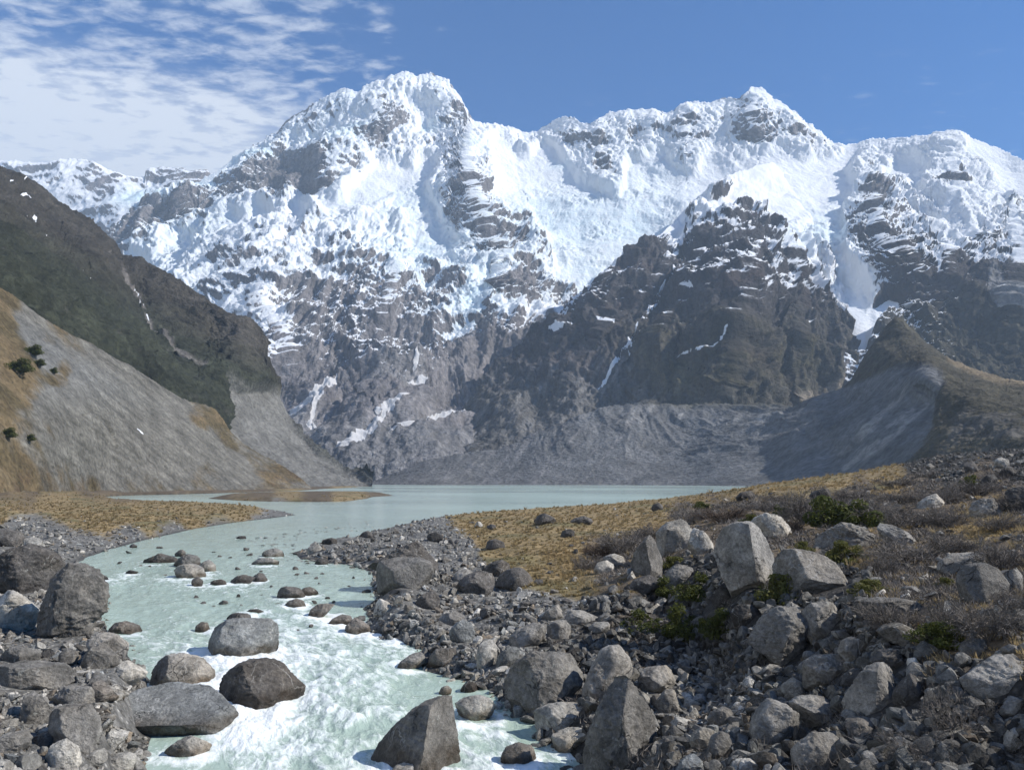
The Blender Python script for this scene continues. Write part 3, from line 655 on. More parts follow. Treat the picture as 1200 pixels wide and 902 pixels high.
# --- dark bush covered hill at the west
SKY_HILL = [(-140, 120, 1350), (-60, 172, 1430), (0, 201, 1500), (18, 206), (36, 216), (52, 228, 1550), (70, 243), (88, 257), (106, 272), (122, 284, 1600), (132, 296), (138, 304), (150, 304, 1580), (160, 309), (178, 319), (198, 331, 1500), (214, 341), (236, 352), (252, 361), (268, 371, 1370), (281, 381), (290, 392), (302, 410, 1300), (312, 428), (318, 442), (324, 460, 1230), (331, 480), (340, 498), (352, 515, 1190), (372, 534), (398, 551, 1160), (420, 561, 1150), (436, 570, 1120)]
CT_HILL = [(255, 462, 1020), (200, 450, 930), (100, 400, 790), (0, 340, 660), (-140, 300, 560), (300, 470, 1120), (300, 520, 1010), (400, 568, 1080), (340, 572, 930), (260, 500, 960), (200, 575, 760), (0, 575, 520), (-140, 575, 450), (100, 320, 1150), (150, 380, 1130), (200, 400, 1160), (0, 260, 1080), (60, 300, 1150), (250, 420, 1180)]
px, py, D, t = sheet('h', SKY_HILL, CT_HILL, [(-140, 580), (436, 580)], -130, 434, 1.05, 360, jag=1.3, jscale=10)
D = tent(D, px, py, [([(118, 290), (128, 330), (165, 400), (220, 450)], -60, 26, 30), ([(285, 390), (270, 420), (285, 455)], 45, 30, 25), ([(40, 240), (70, 300), (120, 370)], -30, 25, 30)])
wob_hill = fbm(np.stack([px / 7, py / 7, 0 * px], -1), 1.0, 3, seed=7.4)
def scree_part(a, b):
    poly = [(254, 459), (262, 457), (275, 463), (300, 460), (318, 460), (328, 466), (334, 485), (345, 508), (370, 536), (440, 575), (440, 600), (200, 600), (262, 500)]
    d = seg_dist(a, b, poly[:10])[0]
    return np.where(in_poly(a, b, poly), 0.5 + 0.5 * sstep(d, 0, 3), 0.5 - 0.5 * sstep(d, 0, 3))
def disp_hill(p, a, b, n):
    sc = scree_part(a, b)
    w = np.stack([fbm(p, 150, 2, seed=s_) for s_ in (4.5, 9.5, 12.5)], -1) * 30
    q = p + w
    rib = np.stack([q[..., 0] * 0.6 + q[..., 2] * 0.75, q[..., 1] * 0.8, (q[..., 2] - q[..., 0]) * 0.22], -1)
    h = 26 * fbm(p, 210, 3, 0.5, 1.0, True) + 17 * fbm(rib, 60, 4, 0.55, 3.0, True) + 5.5 * fbm(p, 15, 3, 0.6, 5.0) + 3.2 * np.abs(fbm(p, 7, 2, 0.6, 15.0))
    return h * (1 - 0.85 * sc) + sc * (3.0 * fbm(rib, 30, 3, 0.55, 3.0, True) + 1.3 * fbm(p, 9, 2, 0.6, 5.0))
def tint_hill(q, a, b, n0, n1):
    sc = scree_part(a, b)[..., None]
    low = sstep(b - 0.55 * (a - 150), 330, 400)[..., None]     # green forest low down, brown scrub higher
    br = np.array((0.056, 0.049, 0.038)); gr = np.array((0.040, 0.043, 0.028))
    c = br * (1 - low) + gr * low
    c = c * (1 + 0.6 * fbm(q, 9, 3, 0.6, seed=47) + 0.5 * fbm(q, 22, 3, 0.6, seed=17) + 0.35 * fbm(q, 110, 3, seed=18))[..., None]
    rk = (sstep(fbm(q, 40, 4, 0.6, seed=44), 0.28, 0.6) * 0.55)[..., None]
    c = c * (1 - rk) + rk * np.array((0.13, 0.118, 0.105))
    rk2 = (np.exp(-(((a - 278) / 14) ** 2 + ((b - 410) / 26) ** 2)) * (0.5 + 0.5 * fbm(q, 16, 3, seed=45)) * 0.8)[..., None]
    c = c * (1 - rk2) + rk2 * np.array((0.15, 0.135, 0.115))
    gul = line_mask(a, b, [([(116, 300), (122, 316), (135, 335), (148, 357), (165, 383), (182, 405), (200, 425), (218, 442), (230, 450)], 1.6)], 2.5, wob_hill)[..., None] * 0.8
    wide = line_mask(a, b, [([(180, 402), (200, 425), (218, 443), (233, 450)], 2.2)], 3.0)[..., None] * 0.7
    gul = np.maximum(gul, wide)
    c = c * (1 - gul) + gul * np.array((0.20, 0.18, 0.16))
    s = np.array((0.175, 0.168, 0.150)) * (1 + 0.22 * fbm(q, 18, 3, seed=19))[..., None]
    return c * (1 - sc) + s * sc
HSNOW = [([(4, 225), (10, 224), (17, 226)], 1.2), ([(20, 224), (24, 222)], 0.9), ([(17, 238), (26, 241), (34, 242)], 0.8), ([(127, 326), (132, 332)], 1.0), ([(87, 330), (94, 341)], 0.9), ([(147, 352), (149, 357), (151, 363)], 1.3), ([(154, 368), (160, 376), (166, 384)], 1.2), ([(168, 386), (174, 393)], 0.8), ([(40, 300), (30, 289)], 0.6), ([(58, 298), (59, 299)], 1.0), ([(45, 255), (46, 256)], 0.9), ([(14, 272), (15, 273)], 0.9), ([(28, 262), (34, 270)], 0.6)]
finish('dark_hill', M_HILL, px, py, D, t, disp_hill, lambda q, a, b, n0, n1: line_mask(a, b, HSNOW, 1.2, wob_hill) * 0.95 - 0.15, tint_hill, back=20, back_len=500, back_drop=0.8)

# --- grey scree slope in front of it
SKY_SCR = [(-140, 262, 400), (-60, 300, 450), (0, 337, 490), (22, 350), (42, 366), (62, 380, 540), (85, 392), (108, 402, 590), (130, 417), (152, 428, 640), (172, 441), (190, 452, 690), (208, 464), (222, 470, 720), (240, 474), (252, 479, 745), (262, 491), (270, 505, 760), (285, 519), (302, 530, 775), (322, 540), (338, 550, 785), (352, 560), (366, 571, 780), (376, 577, 770)]
CT_SCR = [(-140, 585, 210), (0, 582, 300), (60, 582, 360), (100, 580, 430), (200, 578, 560), (300, 577, 670), (0, 480, 340), (100, 480, 470), (200, 520, 600), (50, 530, 370), (150, 540, 520), (280, 555, 680)]
px, py, D, t = sheet('c', SKY_SCR, CT_SCR, [(-140, 590), (376, 584)], -132, 374, 0.9, 280, lam=4e-2, jag=0.8, jscale=7)
wob_scr = fbm(np.stack([px / 7, py / 7, 0 * px], -1), 1.0, 4, seed=8.4)
def brown_part(a, b):
    m = Splat([(0,345,1),(10,355,1),(20,348,.8),(30,360,.0),(60,384,.7),(45,385,0),(75,398,.5),(85,420,.3),(90,398,.7),(60,420,0),(100,440,0),(130,430,.2),(0,380,1),(0,400,1),(20,405,1),(35,430,1),(70,435,.9),(55,420,.3),(40,400,.3),(20,440,1),(0,440,1),(0,480,1),(25,470,.9),(45,460,.6),(30,490,.7),(45,480,.1),(60,470,0),(0,520,.8),(40,520,.5),(60,500,.25),(70,530,.2),(100,500,0),(20,545,.8),(60,548,.6),(100,545,.2),(150,500,0),(200,500,0),(200,480,0),(140,450,.15),(232,478,.6),(250,488,.9),(262,505,.7),(275,520,.6),(300,540,.6),(320,548,.7),(340,560,.8),(300,560,.3),(250,560,.4),(270,545,.05),(200,556,.1),(150,556,.2),(180,570,.5),(100,568,.6),(150,568,.4),(250,570,.5),(220,575,.6),(300,570,.6),(350,570,.6),(240,520,0),(200,540,0)], 9)
    return m(a, b)
def disp_scr(p, a, b, n):
    q = p
    rib = np.stack([q[..., 0] * 0.6 + q[..., 2] * 0.75, q[..., 1] * 0.9, (q[..., 2] - q[..., 0]) * 0.10], -1)
    br = sstep(brown_part(a, b), 0.3, 0.8)
    return 2.4 * fbm(rib, 30, 4, 0.55, 3.0) + 1.0 * fbm(p, 7, 3, 0.6, 5.0) + br * 1.5 * fbm(p, 18, 3, 0.6, 6.0)
def tint_scr(q, a, b, n0, n1):
    m = brown_part(a, b) + 0.62 * fbm(q, 24, 5, 0.65, seed=27)
    m = sstep(m, 0.36, 0.78)[..., None]
    g = np.array((0.158, 0.148, 0.125)) * (1 + 0.30 * fbm(q, 12, 4, 0.65, seed=17))[..., None]
    stre = fbm(np.stack([(a * 0.78 - b) / 5, (a + b) / 70, 0 * a], -1), 1.0, 4, 0.62, 61.0)
    g = g * (1 + 0.75 * stre)[..., None]
    spk = (sstep(fbm(q, 2.6, 2, 0.6, seed=63), 0.42, 0.55) * sstep(fbm(q, 40, 2, seed=64), -0.3, 0.3))[..., None] * 0.6
    g = g * (1 - spk) + spk * np.array((0.05, 0.047, 0.042))
    pl = (sstep(a * 0.62 - b, -345, -372) * sstep(b, 500, 420))[..., None] * 0.5
    g = g * (1 - pl) + pl * np.array((0.19, 0.192, 0.185))
    t1 = sstep(fbm(q, 26, 3, seed=29), -0.25, 0.3)[..., None]
    b_ = np.array((0.165, 0.122, 0.068)) * t1 + np.array((0.105, 0.082, 0.045)) * (1 - t1)
    b_ = b_ * (1 + 0.3 * fbm(q, 6, 3, seed=31))[..., None]
    bsp = (sstep(fbm(q, 5.0, 3, 0.6, seed=67), 0.22, 0.42))[..., None] * 0.75
    b_ = b_ * (1 - bsp) + bsp * np.array((0.055, 0.046, 0.026))
    red = (sstep(b, 535, 565) * sstep(fbm(q, 14, 3, seed=33), 0.0, 0.4) * 0.7)[..., None]
    b_ = b_ * (1 - red) + red * np.array((0.085, 0.055, 0.036))
    return g * (1 - m) + b_ * m
finish('scree_slope', M_SCREE, px, py, D, t, disp_scr, lambda q, a, b, n0, n1: line_mask(a, b, [([(160, 502), (168, 509)], 0.8)], 0.8) - 0.15, tint_scr, back=16, back_len=160, back_drop=0.55)
# ------------------------------------------------------------------ the river, the lake and the near ground
def zwater(y):
    return np.interp(y, [20, 30, 45, 65, 100, 140], [-1.9, -1.55, -1.0, -0.55, -0.15, 0.0])
def on_water(px, py):
    rx, rz = ray(px, py)
    D = np.full(np.shape(rx), 60.0)
    for _ in range(30):
        D = (zwater(D) - CAMZ) / np.minimum(rz, -1e-4)
    return np.stack([rx * D, D], -1)
_right = [(895, 569.5), (880, 571), (850, 576), (820, 580), (790, 585), (760, 590), (700, 594), (640, 597), (600, 600), (570, 602), (530, 606), (500, 609), (475, 614), (460, 618), (440, 622), (425, 627), (408, 631), (395, 637), (370, 641), (345, 647), (352, 655), (385, 660), (420, 664), (436, 672), (438, 690), (440, 703), (428, 712), (432, 726), (424, 738), (440, 746), (470, 755), (492, 763), (484, 776), (505, 786), (545, 797), (578, 812), (600, 836), (630, 852), (650, 876), (690, 905), (730, 960)]
_left = [(130, 960), (160, 897), (172, 872), (178, 845), (180, 815), (168, 795), (150, 768), (132, 748), (118, 726), (114, 702), (106, 680), (86, 663), (100, 653), (125, 645), (150, 638), (175, 631), (200, 626), (225, 620), (250, 616), (275, 612), (300, 609), (325, 606), (346, 603.2), (330, 599), (305, 595), (280, 593), (250, 591), (220, 589.5), (185, 589), (150, 588), (118, 585), (125, 581.5), (160, 580), (200, 579.3), (250, 578), (300, 576.5), (345, 575), (370, 573.5)]
W_POLY = [tuple(q) for q in on_water(np.array([q[0] for q in _right]), np.array([q[1] for q in _right]))]
W_POLY += [tuple(q) for q in on_water(np.array([q[0] for q in _left]), np.array([q[1] for q in _left]))]
_far = [(378, 790), (400, 900), (430, 1150), (440, 2400), (1000, 1500), (1100, 760), (1000, 420), (930, 300), (900, 240)]
W_POLY += [((a - 600) / FPX * D_, D_) for a, D_ in _far]
_isl = [(243, 584), (260, 581), (290, 579.5), (330, 578), (380, 577.6), (430, 578), (455, 579.3), (462, 580.6), (436, 582), (430, 584), (405, 587.5), (360, 588), (320, 587.6), (280, 586.5)]
I_POLY = [tuple(q) for q in on_water(np.array([q[0] for q in _isl]), np.array([q[1] for q in _isl]))]
def shore(x, y):
    """metres from the water's edge: above 0 on land, below 0 in the water"""
    x = np.asarray(x, float); y = np.asarray(y, float)
    d = seg_dist(x, y, W_POLY + W_POLY[:1])[0]
    w = in_poly(x, y, W_POLY)
    s = np.where(w, -d, d)
    di = seg_dist(x, y, I_POLY + I_POLY[:1])[0]
    ii = in_poly(x, y, I_POLY)
    return np.where(ii, di, np.where(w, np.maximum(s, -di), s))

# heights of the land: (column, row, distance, or None and the height)
G_CT = [(1190, 900, 18.8), (1000, 900, 20), (900, 885, 22.5), (820, 890, 24.2), (850, 830, 29.5), (750, 830, 32), (1000, 800, 25), (1100, 770, 23), (1195, 770, 21), (1040, 845, 21.5), (930, 830, 27), (900, 770, 32), (960, 760, 30),
        (872, 702, 38.0), (905, 690, 39.5), (945, 690, 37.5), (1000, 700, 33), (1040, 715, 29), (1100, 690, 32), (838, 712, 41.8), (860, 680, 44), (1190, 700, 28), (1000, 640, 52), (1100, 640, 46), (1195, 640, 40), (940, 640, 57), (890, 650, 52),
        (800, 738, 43.5), (832, 752, 41), (770, 745, 42.5), (770, 705, 50), (815, 700, 47.5), (700, 740, 44), (700, 780, 38.5), (650, 760, 41.5), (640, 700, 53), (600, 720, 50.5), (850, 785, 35.8), (800, 790, 37.2),
        (795, 668, 53), (755, 678, 52), (820, 655, 54), (720, 690, 52), (840, 640, 62), (780, 640, 66),
        (640, 630, 97), (560, 620, 122), (700, 610, 140), (720, 640, 82), (680, 680, 60), (800, 610, 122), (760, 660, 62), (600, 650, 78), (560, 670, 68), (620, 612, 140), (640, 600, 185), (700, 598, 190), (760, 594, 190),
        (820, 588, 165), (850, 582, 165), (880, 574, 165), (920, 570, 155), (980, 564, 150), (1040, 559, 140), (1060, 549, 150), (1080, 541, 160), (1112, 534, 168), (1150, 531, 160), (1200, 529, 150), (1260, 525, 150),
        (1100, 562, 108), (1200, 560, 88), (1150, 590, 74), (1000, 578, 112), (1000, 602, 80), (900, 595, 100), (900, 615, 75), (1060, 580, 92), (1080, 610, 64), (1180, 610, 55), (950, 578, 125),
        (560, 740, 46.5), (520, 700, 55.5), (480, 670, 64), (540, 640, 90), (500, 630, 100), (450, 645, 84), (560, 775, 39.5), (640, 820, 33.5), (720, 870, 27.5), (760, 895, 25),
        (60, 880, 26), (0, 890, 24.5), (0, 800, 32), (90, 800, 33), (120, 840, 28.6), (130, 780, 36), (60, 760, 39.5), (0, 740, 42), (0, 690, 55), (60, 690, 56), (-80, 800, 31), (-80, 690, 52),
        (0, 640, 93), (60, 625, 115), (0, 600, 170), (-60, 620, 110), (100, 620, 125), (60, 590, 230), (0, 580, 290), (0, 572, 335), (100, 577, 420), (150, 578, 470), (200, 577.5, 545), (250, 576.5, 600), (60, 576, 360), (330, 575, 690), (200, 604, 172), (250, 600, 190), (150, 600, 185), (100, 600, 190), (300, 603, 186), (-120, 575, 250), (150, 592, 240), (220, 592, 255), (300, 597.5, 215), (100, 592.5, 238), (180, 590, 280), (120, 590, 285), (260, 594, 245)]
G_HID = [(0.30 * 300, 300, 4.5), (0.55 * 300, 300, 9.5), (0.75 * 260, 260, 11), (0.30 * 500, 500, -2), (0.6 * 500, 500, 4), (0.6 * 900, 900, 6), (-0.3 * 600, 600, 2), (-0.5 * 420, 420, 9), (0.85 * 30, 30, 5.5), (1.0 * 18, 18, 4), (-0.9 * 25, 25, 1.0), (-0.9 * 120, 120, 4), (-0.1 * 12, 12, -1.5), (0.3 * 12, 12, 0.2), (0.8 * 12, 12, 2.0), (-0.8 * 12, 12, -0.3), (-0.02 * 900, 900, -2), (-0.3 * 2500, 2500, 0), (0.3 * 2500, 2500, 0)]
_gx = [ray(q[0], q[1])[0] * q[2] for q in G_CT] + [q[0] for q in G_HID]
_gy = [q[2] for q in G_CT] + [q[1] for q in G_HID]
_gz = [CAMZ + ray(q[0], q[1])[1] * q[2] for q in G_CT] + [q[2] for q in G_HID]
_gx = np.array([float(v) for v in _gx]); _gy = np.array(_gy, float); _gz = np.array([float(v) for v in _gz])
_ground = TPS(np.stack([_gx / _gy * 9.06, np.log(_gy) * 3.0], -1), _gz, 4e-3)
def zland(x, y, sd=None, rough=True):
    x = np.asarray(x, float); y = np.asarray(y, float)
    if sd is None: sd = shore(x, y)
    z = _ground(x / y * 9.06, np.log(y) * 3.0)
    zw = zwater(y)
    L = np.clip(0.05 * y, 1.6, 12.0)
    k = sstep(sd, 0, L)
    low = zw + 0.06 + 0.16 * np.clip(sd, 0, 6)
    z = np.where(z < low, low, z)
    z = low * (1 - k) + z * k
    if rough:
        p = np.stack([x, y, 0 * x], -1)
        z = z + k * (0.55 * fbm(p, 5.0, 3, 0.5, 1.0) * np.clip(y / 40, 0.6, 1.6) + 0.10 * fbm(p, 1.3, 3, 0.55, 4.0))
    isl = in_poly(x, y, I_POLY)
    z = np.where(isl, zw + np.clip(sd * 0.22, 0, 1.5) + 0.25 * fbm(np.stack([x, y, 0 * x], -1), 8.0, 3, seed=2.0) * sstep(sd, 0.5, 4), z)
    bed = zw - np.clip(-sd * 0.35, 0.0, 2.2) + 0.05
    return np.where(sd > 0, z, bed)
def surface(x, y):
    return np.maximum(zland(x, y), zwater(y))
def hit(px, py, dmin=9.0, dmax=420.0):
    """where the photograph's ray through a pixel first meets the land or the water"""
    rx, rz = ray(px, py)
    D = np.geomspace(dmin, dmax, 900)
    z = CAMZ + rz * D
    s = surface(rx * D, D)
    k = np.nonzero(z < s)[0]
    i = k[0] if len(k) else len(D) - 1
    if i > 0:
        a, b = z[i - 1] - s[i - 1], z[i] - s[i]
        d = D[i - 1] + (D[i] - D[i - 1]) * a / (a - b + 1e-9) if len(k) else D[i]
    else: d = D[0]
    return float(rx * d), float(d), float(surface(np.array([rx * d]), np.array([d]))[0])

ZONES = [('T', [(540,608),(600,606),(660,602),(720,597),(780,592),(580,625),(640,625),(700,618),(620,645),(660,650),(650,672),(690,655),(730,622),(760,605),(820,586),(860,579),(900,577),(940,576),(975,571),(1130,622),(1180,612),(1140,610),(100,595),(150,600),(200,600),(250,602),(290,600),(120,612),(180,610),(20,575),(60,585),(20,595),(80,580),(0,597),(50,598),(230,606),(600,635),(345,582),(420,581),(300,583),(610,660),(1010,660),(1050,568),(700,598),(760,596)]),
         ('G', [(345,604),(300,610),(250,615),(200,621),(150,631),(110,641),(45,610),(20,615),(10,630),(50,630),(70,650),(40,640),(500,612),(460,625),(520,622),(480,645),(530,645),(430,640),(450,700),(500,720),(560,720),(600,720),(520,700),(600,760),(550,780),(850,820),(800,835),(20,800),(60,850),(100,870),(30,900),(0,840),(560,690),(640,720),(400,650),(820,850),(330,601),(360,645)]),
         ('S', [(700,640),(740,635),(800,600),(850,605),(830,595),(900,600),(950,600),(1000,590),(1050,595),(1100,600),(1150,590),(1080,650),(1050,610),(1180,640),(1180,740),(1100,740),(1080,565),(1150,565),(720,660),(1190,600),(960,585),(870,590),(1120,640),(1040,690),(150,576),(200,575),(250,575),(100,572),(40,568),(0,563),(300,575),(440,582),(300,582),(360,586),(30,590),(10,584)]),
         ('R', [(800,700),(750,740),(700,740),(650,780),(900,760),(950,800),(1050,780),(1150,820),(1100,880),(900,880),(850,760),(1000,700),(1190,535),(1120,545),(1080,548),(860,680),(1000,672),(1040,740),(960,860),(740,890),(700,810),(800,890)])]
_zm = {k: Splat([(x, y, 1 if k == kk else 0) for kk, l in ZONES for x, y in l], 11) for k, _ in ZONES}
def zones(x, y, z):
    a, b = to_px(np.stack([x, y, z], -1))
    p = np.stack([x, y, 0 * x], -1)
    j = fbm(p, 5.0, 4, 0.6, 3.3) * 12
    w = {k: _zm[k](a + j, b + j * 0.5) for k in _zm}
    return w

# --- the ground sheet
th = np.r_[np.linspace(-1.6, -0.74, 150)[:-1], np.linspace(-0.74, 0.74, 1070), np.linspace(0.74, 1.6, 150)[1:]]
inv = 1 / np.linspace(1 / 11.0, 1 / 1400.0, 420)
lg = np.geomspace(11.0, 1400.0, 300)
yy = np.unique(np.r_[inv, lg, np.geomspace(60, 260, 160)])
GY, GT = np.meshgrid(yy, th, indexing='ij')
GX = GY * GT
SD = shore(GX, GY)
GZ = zland(GX, GY, SD)
ZW = zones(GX, GY, GZ)
gp = np.stack([GX, GY, GZ], -1)
zt = {k: sstep(v, 0.25, 0.75) for k, v in ZW.items()}
tot = sum(zt.values()) + 1e-6
g1 = fbm(gp, 3.0, 4, 0.6, 2.0); g2 = fbm(gp, 14.0, 3, 0.55, 6.0)
cg = np.array((0.215, 0.208, 0.19)) * (1 + 0.35 * g1)[..., None]
ct = (np.array((0.235, 0.172, 0.088)) * sstep(g2, -0.45, 0.05)[..., None] + np.array((0.135, 0.115, 0.055)) * (1 - sstep(g2, -0.45, 0.05))[..., None]) * (1 + 0.4 * g1)[..., None]
cs = np.array((0.115, 0.088, 0.058)) * (1 + 0.45 * g1 + 0.3 * g2)[..., None]
cr = np.array((0.070, 0.064, 0.056)) * (1 + 0.4 * g1)[..., None]
gc = (cg * zt['G'][..., None] + ct * zt['T'][..., None] + cs * zt['S'][..., None] + cr * zt['R'][..., None]) / tot[..., None]
wet = sstep(SD, 0.9, 0.1)[..., None]
gc = gc * (1 - 0.5 * wet)
n = NT('ground')
p = n.pos()
peb = n.voro(p, 3.2); peb2 = n.voro(p, 9.0)
pc = n.voro(p, 3.2, out='Color')
fz = n.noise(p, 2.2, 6, 0.65)
c = n.attr('tint', True)
gm = n.attr('gravel')
k = n.math('MULTIPLY', n.step(fz, 0.25, 0.75, 0.6, 1.45), n.step(peb, 0.05, 0.35, 1.25, 0.55))
sepc = n.t.nodes.new('ShaderNodeSeparateColor'); n.put(pc, sepc.inputs[0])
k = n.math('MULTIPLY', k, n.math('ADD', 0.7, n.math('MULTIPLY', sepc.outputs[0], 0.7)))
n.put(n.mix(1.0, c, n.gray(n.mix(gm, n.gray(n.step(fz, 0.25, 0.75, 0.6, 1.45)), n.gray(k))), 'MULTIPLY'), n.b.inputs['Base Color'])
hh = n.math('ADD', n.math('MULTIPLY', n.math('MULTIPLY', peb, -0.8), gm), n.math('ADD', n.math('MULTIPLY', peb2, -0.25), fz))
n.put(n.bump(hh, 0.9, 0.14), n.b.inputs['Normal'])
n.b.inputs['Roughness'].default_value = 0.95
M_GROUND = n.m
link('ground', mesh_from('ground', gp.reshape(-1, 3), grid_faces(*GX.shape), M_GROUND, True, {'gravel': np.clip(zt['G'] + zt['R'], 0, 1) / np.maximum(tot, 1)}, {'tint': gc}), kind='structure')
# the land and lake bed far round about
n = NT('bed'); n.b.inputs['Base Color'].default_value = (0.13, 0.12, 0.10, 1)
n.put(n.mix(1.0, (0.15, 0.14, 0.12), n.gray(n.step(n.noise(n.pos(), 0.02, 8, 0.6), 0.3, 0.7, 0.6, 1.3)), 'MULTIPLY'), n.b.inputs['Base Color'])
rr = np.array([0.0, 60, 300, 1500, 5000, 12000, 30000]); aa = np.linspace(0, 2 * np.pi, 49)
bx = rr[:, None] * np.cos(aa); by = rr[:, None] * np.sin(aa)
link('lake_bed', mesh_from('lake_bed', np.stack([bx, by, 0 * bx - 6.0], -1).reshape(-1, 3), grid_faces(len(rr), 49), n.m), kind='structure')

# --- flowing water
C_LINE = [(640, 580), (520, 592), (430, 603), (370, 614), (310, 627), (260, 645), (225, 668), (225, 700), (265, 735), (330, 755), (375, 785), (400, 825), (415, 870), (440, 930)]
_cl = on_water(np.array([q[0] for q in C_LINE]), np.array([q[1] for q in C_LINE]))
_cl = np.concatenate([[[40, 700.0]], _cl, [[-4, 20.0], [-4, 8.0]]])
_len = np.r_[0, np.cumsum(np.linalg.norm(np.diff(_cl, axis=0), axis=1))]
def flow(x, y):
    """distance along the stream and across it"""
    best = np.full(np.shape(x), 1e9); S = np.zeros(np.shape(x)); T = np.zeros(np.shape(x)); wsum = 0; 
    for i in range(len(_cl) - 1):
        x0, y0 = _cl[i]; d = _cl[i + 1] - _cl[i]; L = np.linalg.norm(d); d = d / L
        t = np.clip((x - x0) * d[0] + (y - y0) * d[1], 0, L)
        ex, ey = x - x0 - d[0] * t, y - y0 - d[1] * t
        r2 = ex * ex + ey * ey
        w = 1 / (r2 + 4.0) ** 2
        S = S + w * (_len[i] + (x - x0) * d[0] + (y - y0) * d[1]); T = T + w * (ex * d[1] - ey * d[0] + 0 * t)
        wsum = wsum + w
    return S / wsum, T / wsum
FOAM = Splat([(600,585,0),(500,597,0),(430,605,.05),(380,612,.14),(420,616,.1),(330,622,.25),(380,625,.25),(280,635,.3),(330,640,.3),(230,640,.28),(180,640,.22),(290,660,.36),(260,665,.45),(180,660,.35),(130,660,.3),(330,665,.35),(390,675,.38),(420,690,.3),(400,700,.45),(140,690,.66),(180,690,.62),(220,695,.45),(270,695,.5),(300,690,.42),(330,705,.5),(150,715,.3),(190,715,.3),(240,715,.35),(300,715,.5),(360,700,.45),(390,725,.6),(170,735,.5),(200,740,.72),(225,750,.7),(180,755,.62),(230,765,.66),(160,760,.4),(340,740,.8),(360,755,.85),(400,755,.75),(430,765,.62),(350,780,.78),(390,790,.8),(430,790,.8),(460,790,.55),(248,780,.8),(255,795,.72),(360,820,.6),(345,850,.62),(310,850,.7),(285,860,.62),(330,870,.7),(370,860,.72),(400,830,.8),(430,820,.75),(450,840,.7),(420,860,.72),(300,890,.5),(250,890,.3),(200,895,.22),(350,895,.66),(400,890,.7),(430,880,.5),(480,810,.5),(520,800,.3),(560,815,.35),(590,850,.5),(560,870,.55),(590,890,.6),(640,895,.45),(620,860,.35),(450,905,.6)], 16)
ny = 1 / np.linspace(1 / 20.0, 1 / 400.0, 520)
ny = np.unique(np.r_[ny, np.geomspace(400, 3500, 40)])
wth = np.r_[np.linspace(-1.3, -0.74, 60)[:-1], np.linspace(-0.74, 0.74, 930), np.linspace(0.74, 1.3, 60)[1:]]
WY, WT = np.meshgrid(ny, wth, indexing='ij'); WX = WY * WT
WS = shore(WX, WY)
FS, FT = flow(WX, WY)
WZ = zwater(WY)
wa, wb = to_px(np.stack([WX, WY, WZ], -1))
FO = FOAM(wa, wb)
FO = 0.69 * FO * sstep(WY, 260, 120)
fp = np.stack([FS * 0.55, FT * 1.0, 0 * FS], -1)
n1 = fbm(fp, 1.6, 4, 0.55, 2.0, True); n2 = fbm(fp, 4.5, 3, 0.5, 5.0); n3 = fbm(fp, 0.5, 3, 0.6, 7.0)
amp = np.clip(FO * 1.3, 0.02, 1.0) ** 1.5
WZ = WZ + amp * (0.75 * n2 + 0.42 * n1 + 0.12 * n3) + 0.012 * fbm(np.stack([WX, WY, 0 * WX], -1), 2.0, 3, seed=8)
FMASK = FO + 0.22 * n1 + 0.16 * n2 + 0.06 * n3
# ------------------------------------------------------------------ rocks
def ico(sub):
    import bmesh
    bm = bmesh.new(); bmesh.ops.create_icosphere(bm, subdivisions=sub, radius=1.0)
    bm.verts.ensure_lookup_table()
    v = np.array([q.co[:] for q in bm.verts]); f = np.array([[q.index for q in t.verts] for t in bm.faces]); bm.free()
    return v, f
ICO = {k: ico(k) for k in (2, 3, 4, 5, 6)}
def cut(v, planes, soft=0.25):
    for nrm, d in planes:
        e = v @ nrm - d
        v = v - np.where(e > 0, e * (1 - soft * 0.12), 0)[:, None] * nrm
    return v
def rand_dir(r):
    a = r.normal(size=3); return a / np.linalg.norm(a)
def rock_shape(seed, sub, ncut=10, rough=0.05, lo=0.36, hi=0.78):
    r = np.random.RandomState(seed)
    v, f = ICO[sub]
    v = cut(v.copy(), [(rand_dir(r), r.uniform(lo, hi)) for _ in range(ncut)], 0.0)
    nn = v / np.linalg.norm(v, axis=1)[:, None]
    h = fbm(v, 0.9, 4, 0.55, seed * 0.37 % 50) * rough + rough * 0.5 * fbm(v, 0.28, 2, 0.6, seed * 0.77 % 40, True)
    return v + nn * h[:, None], f

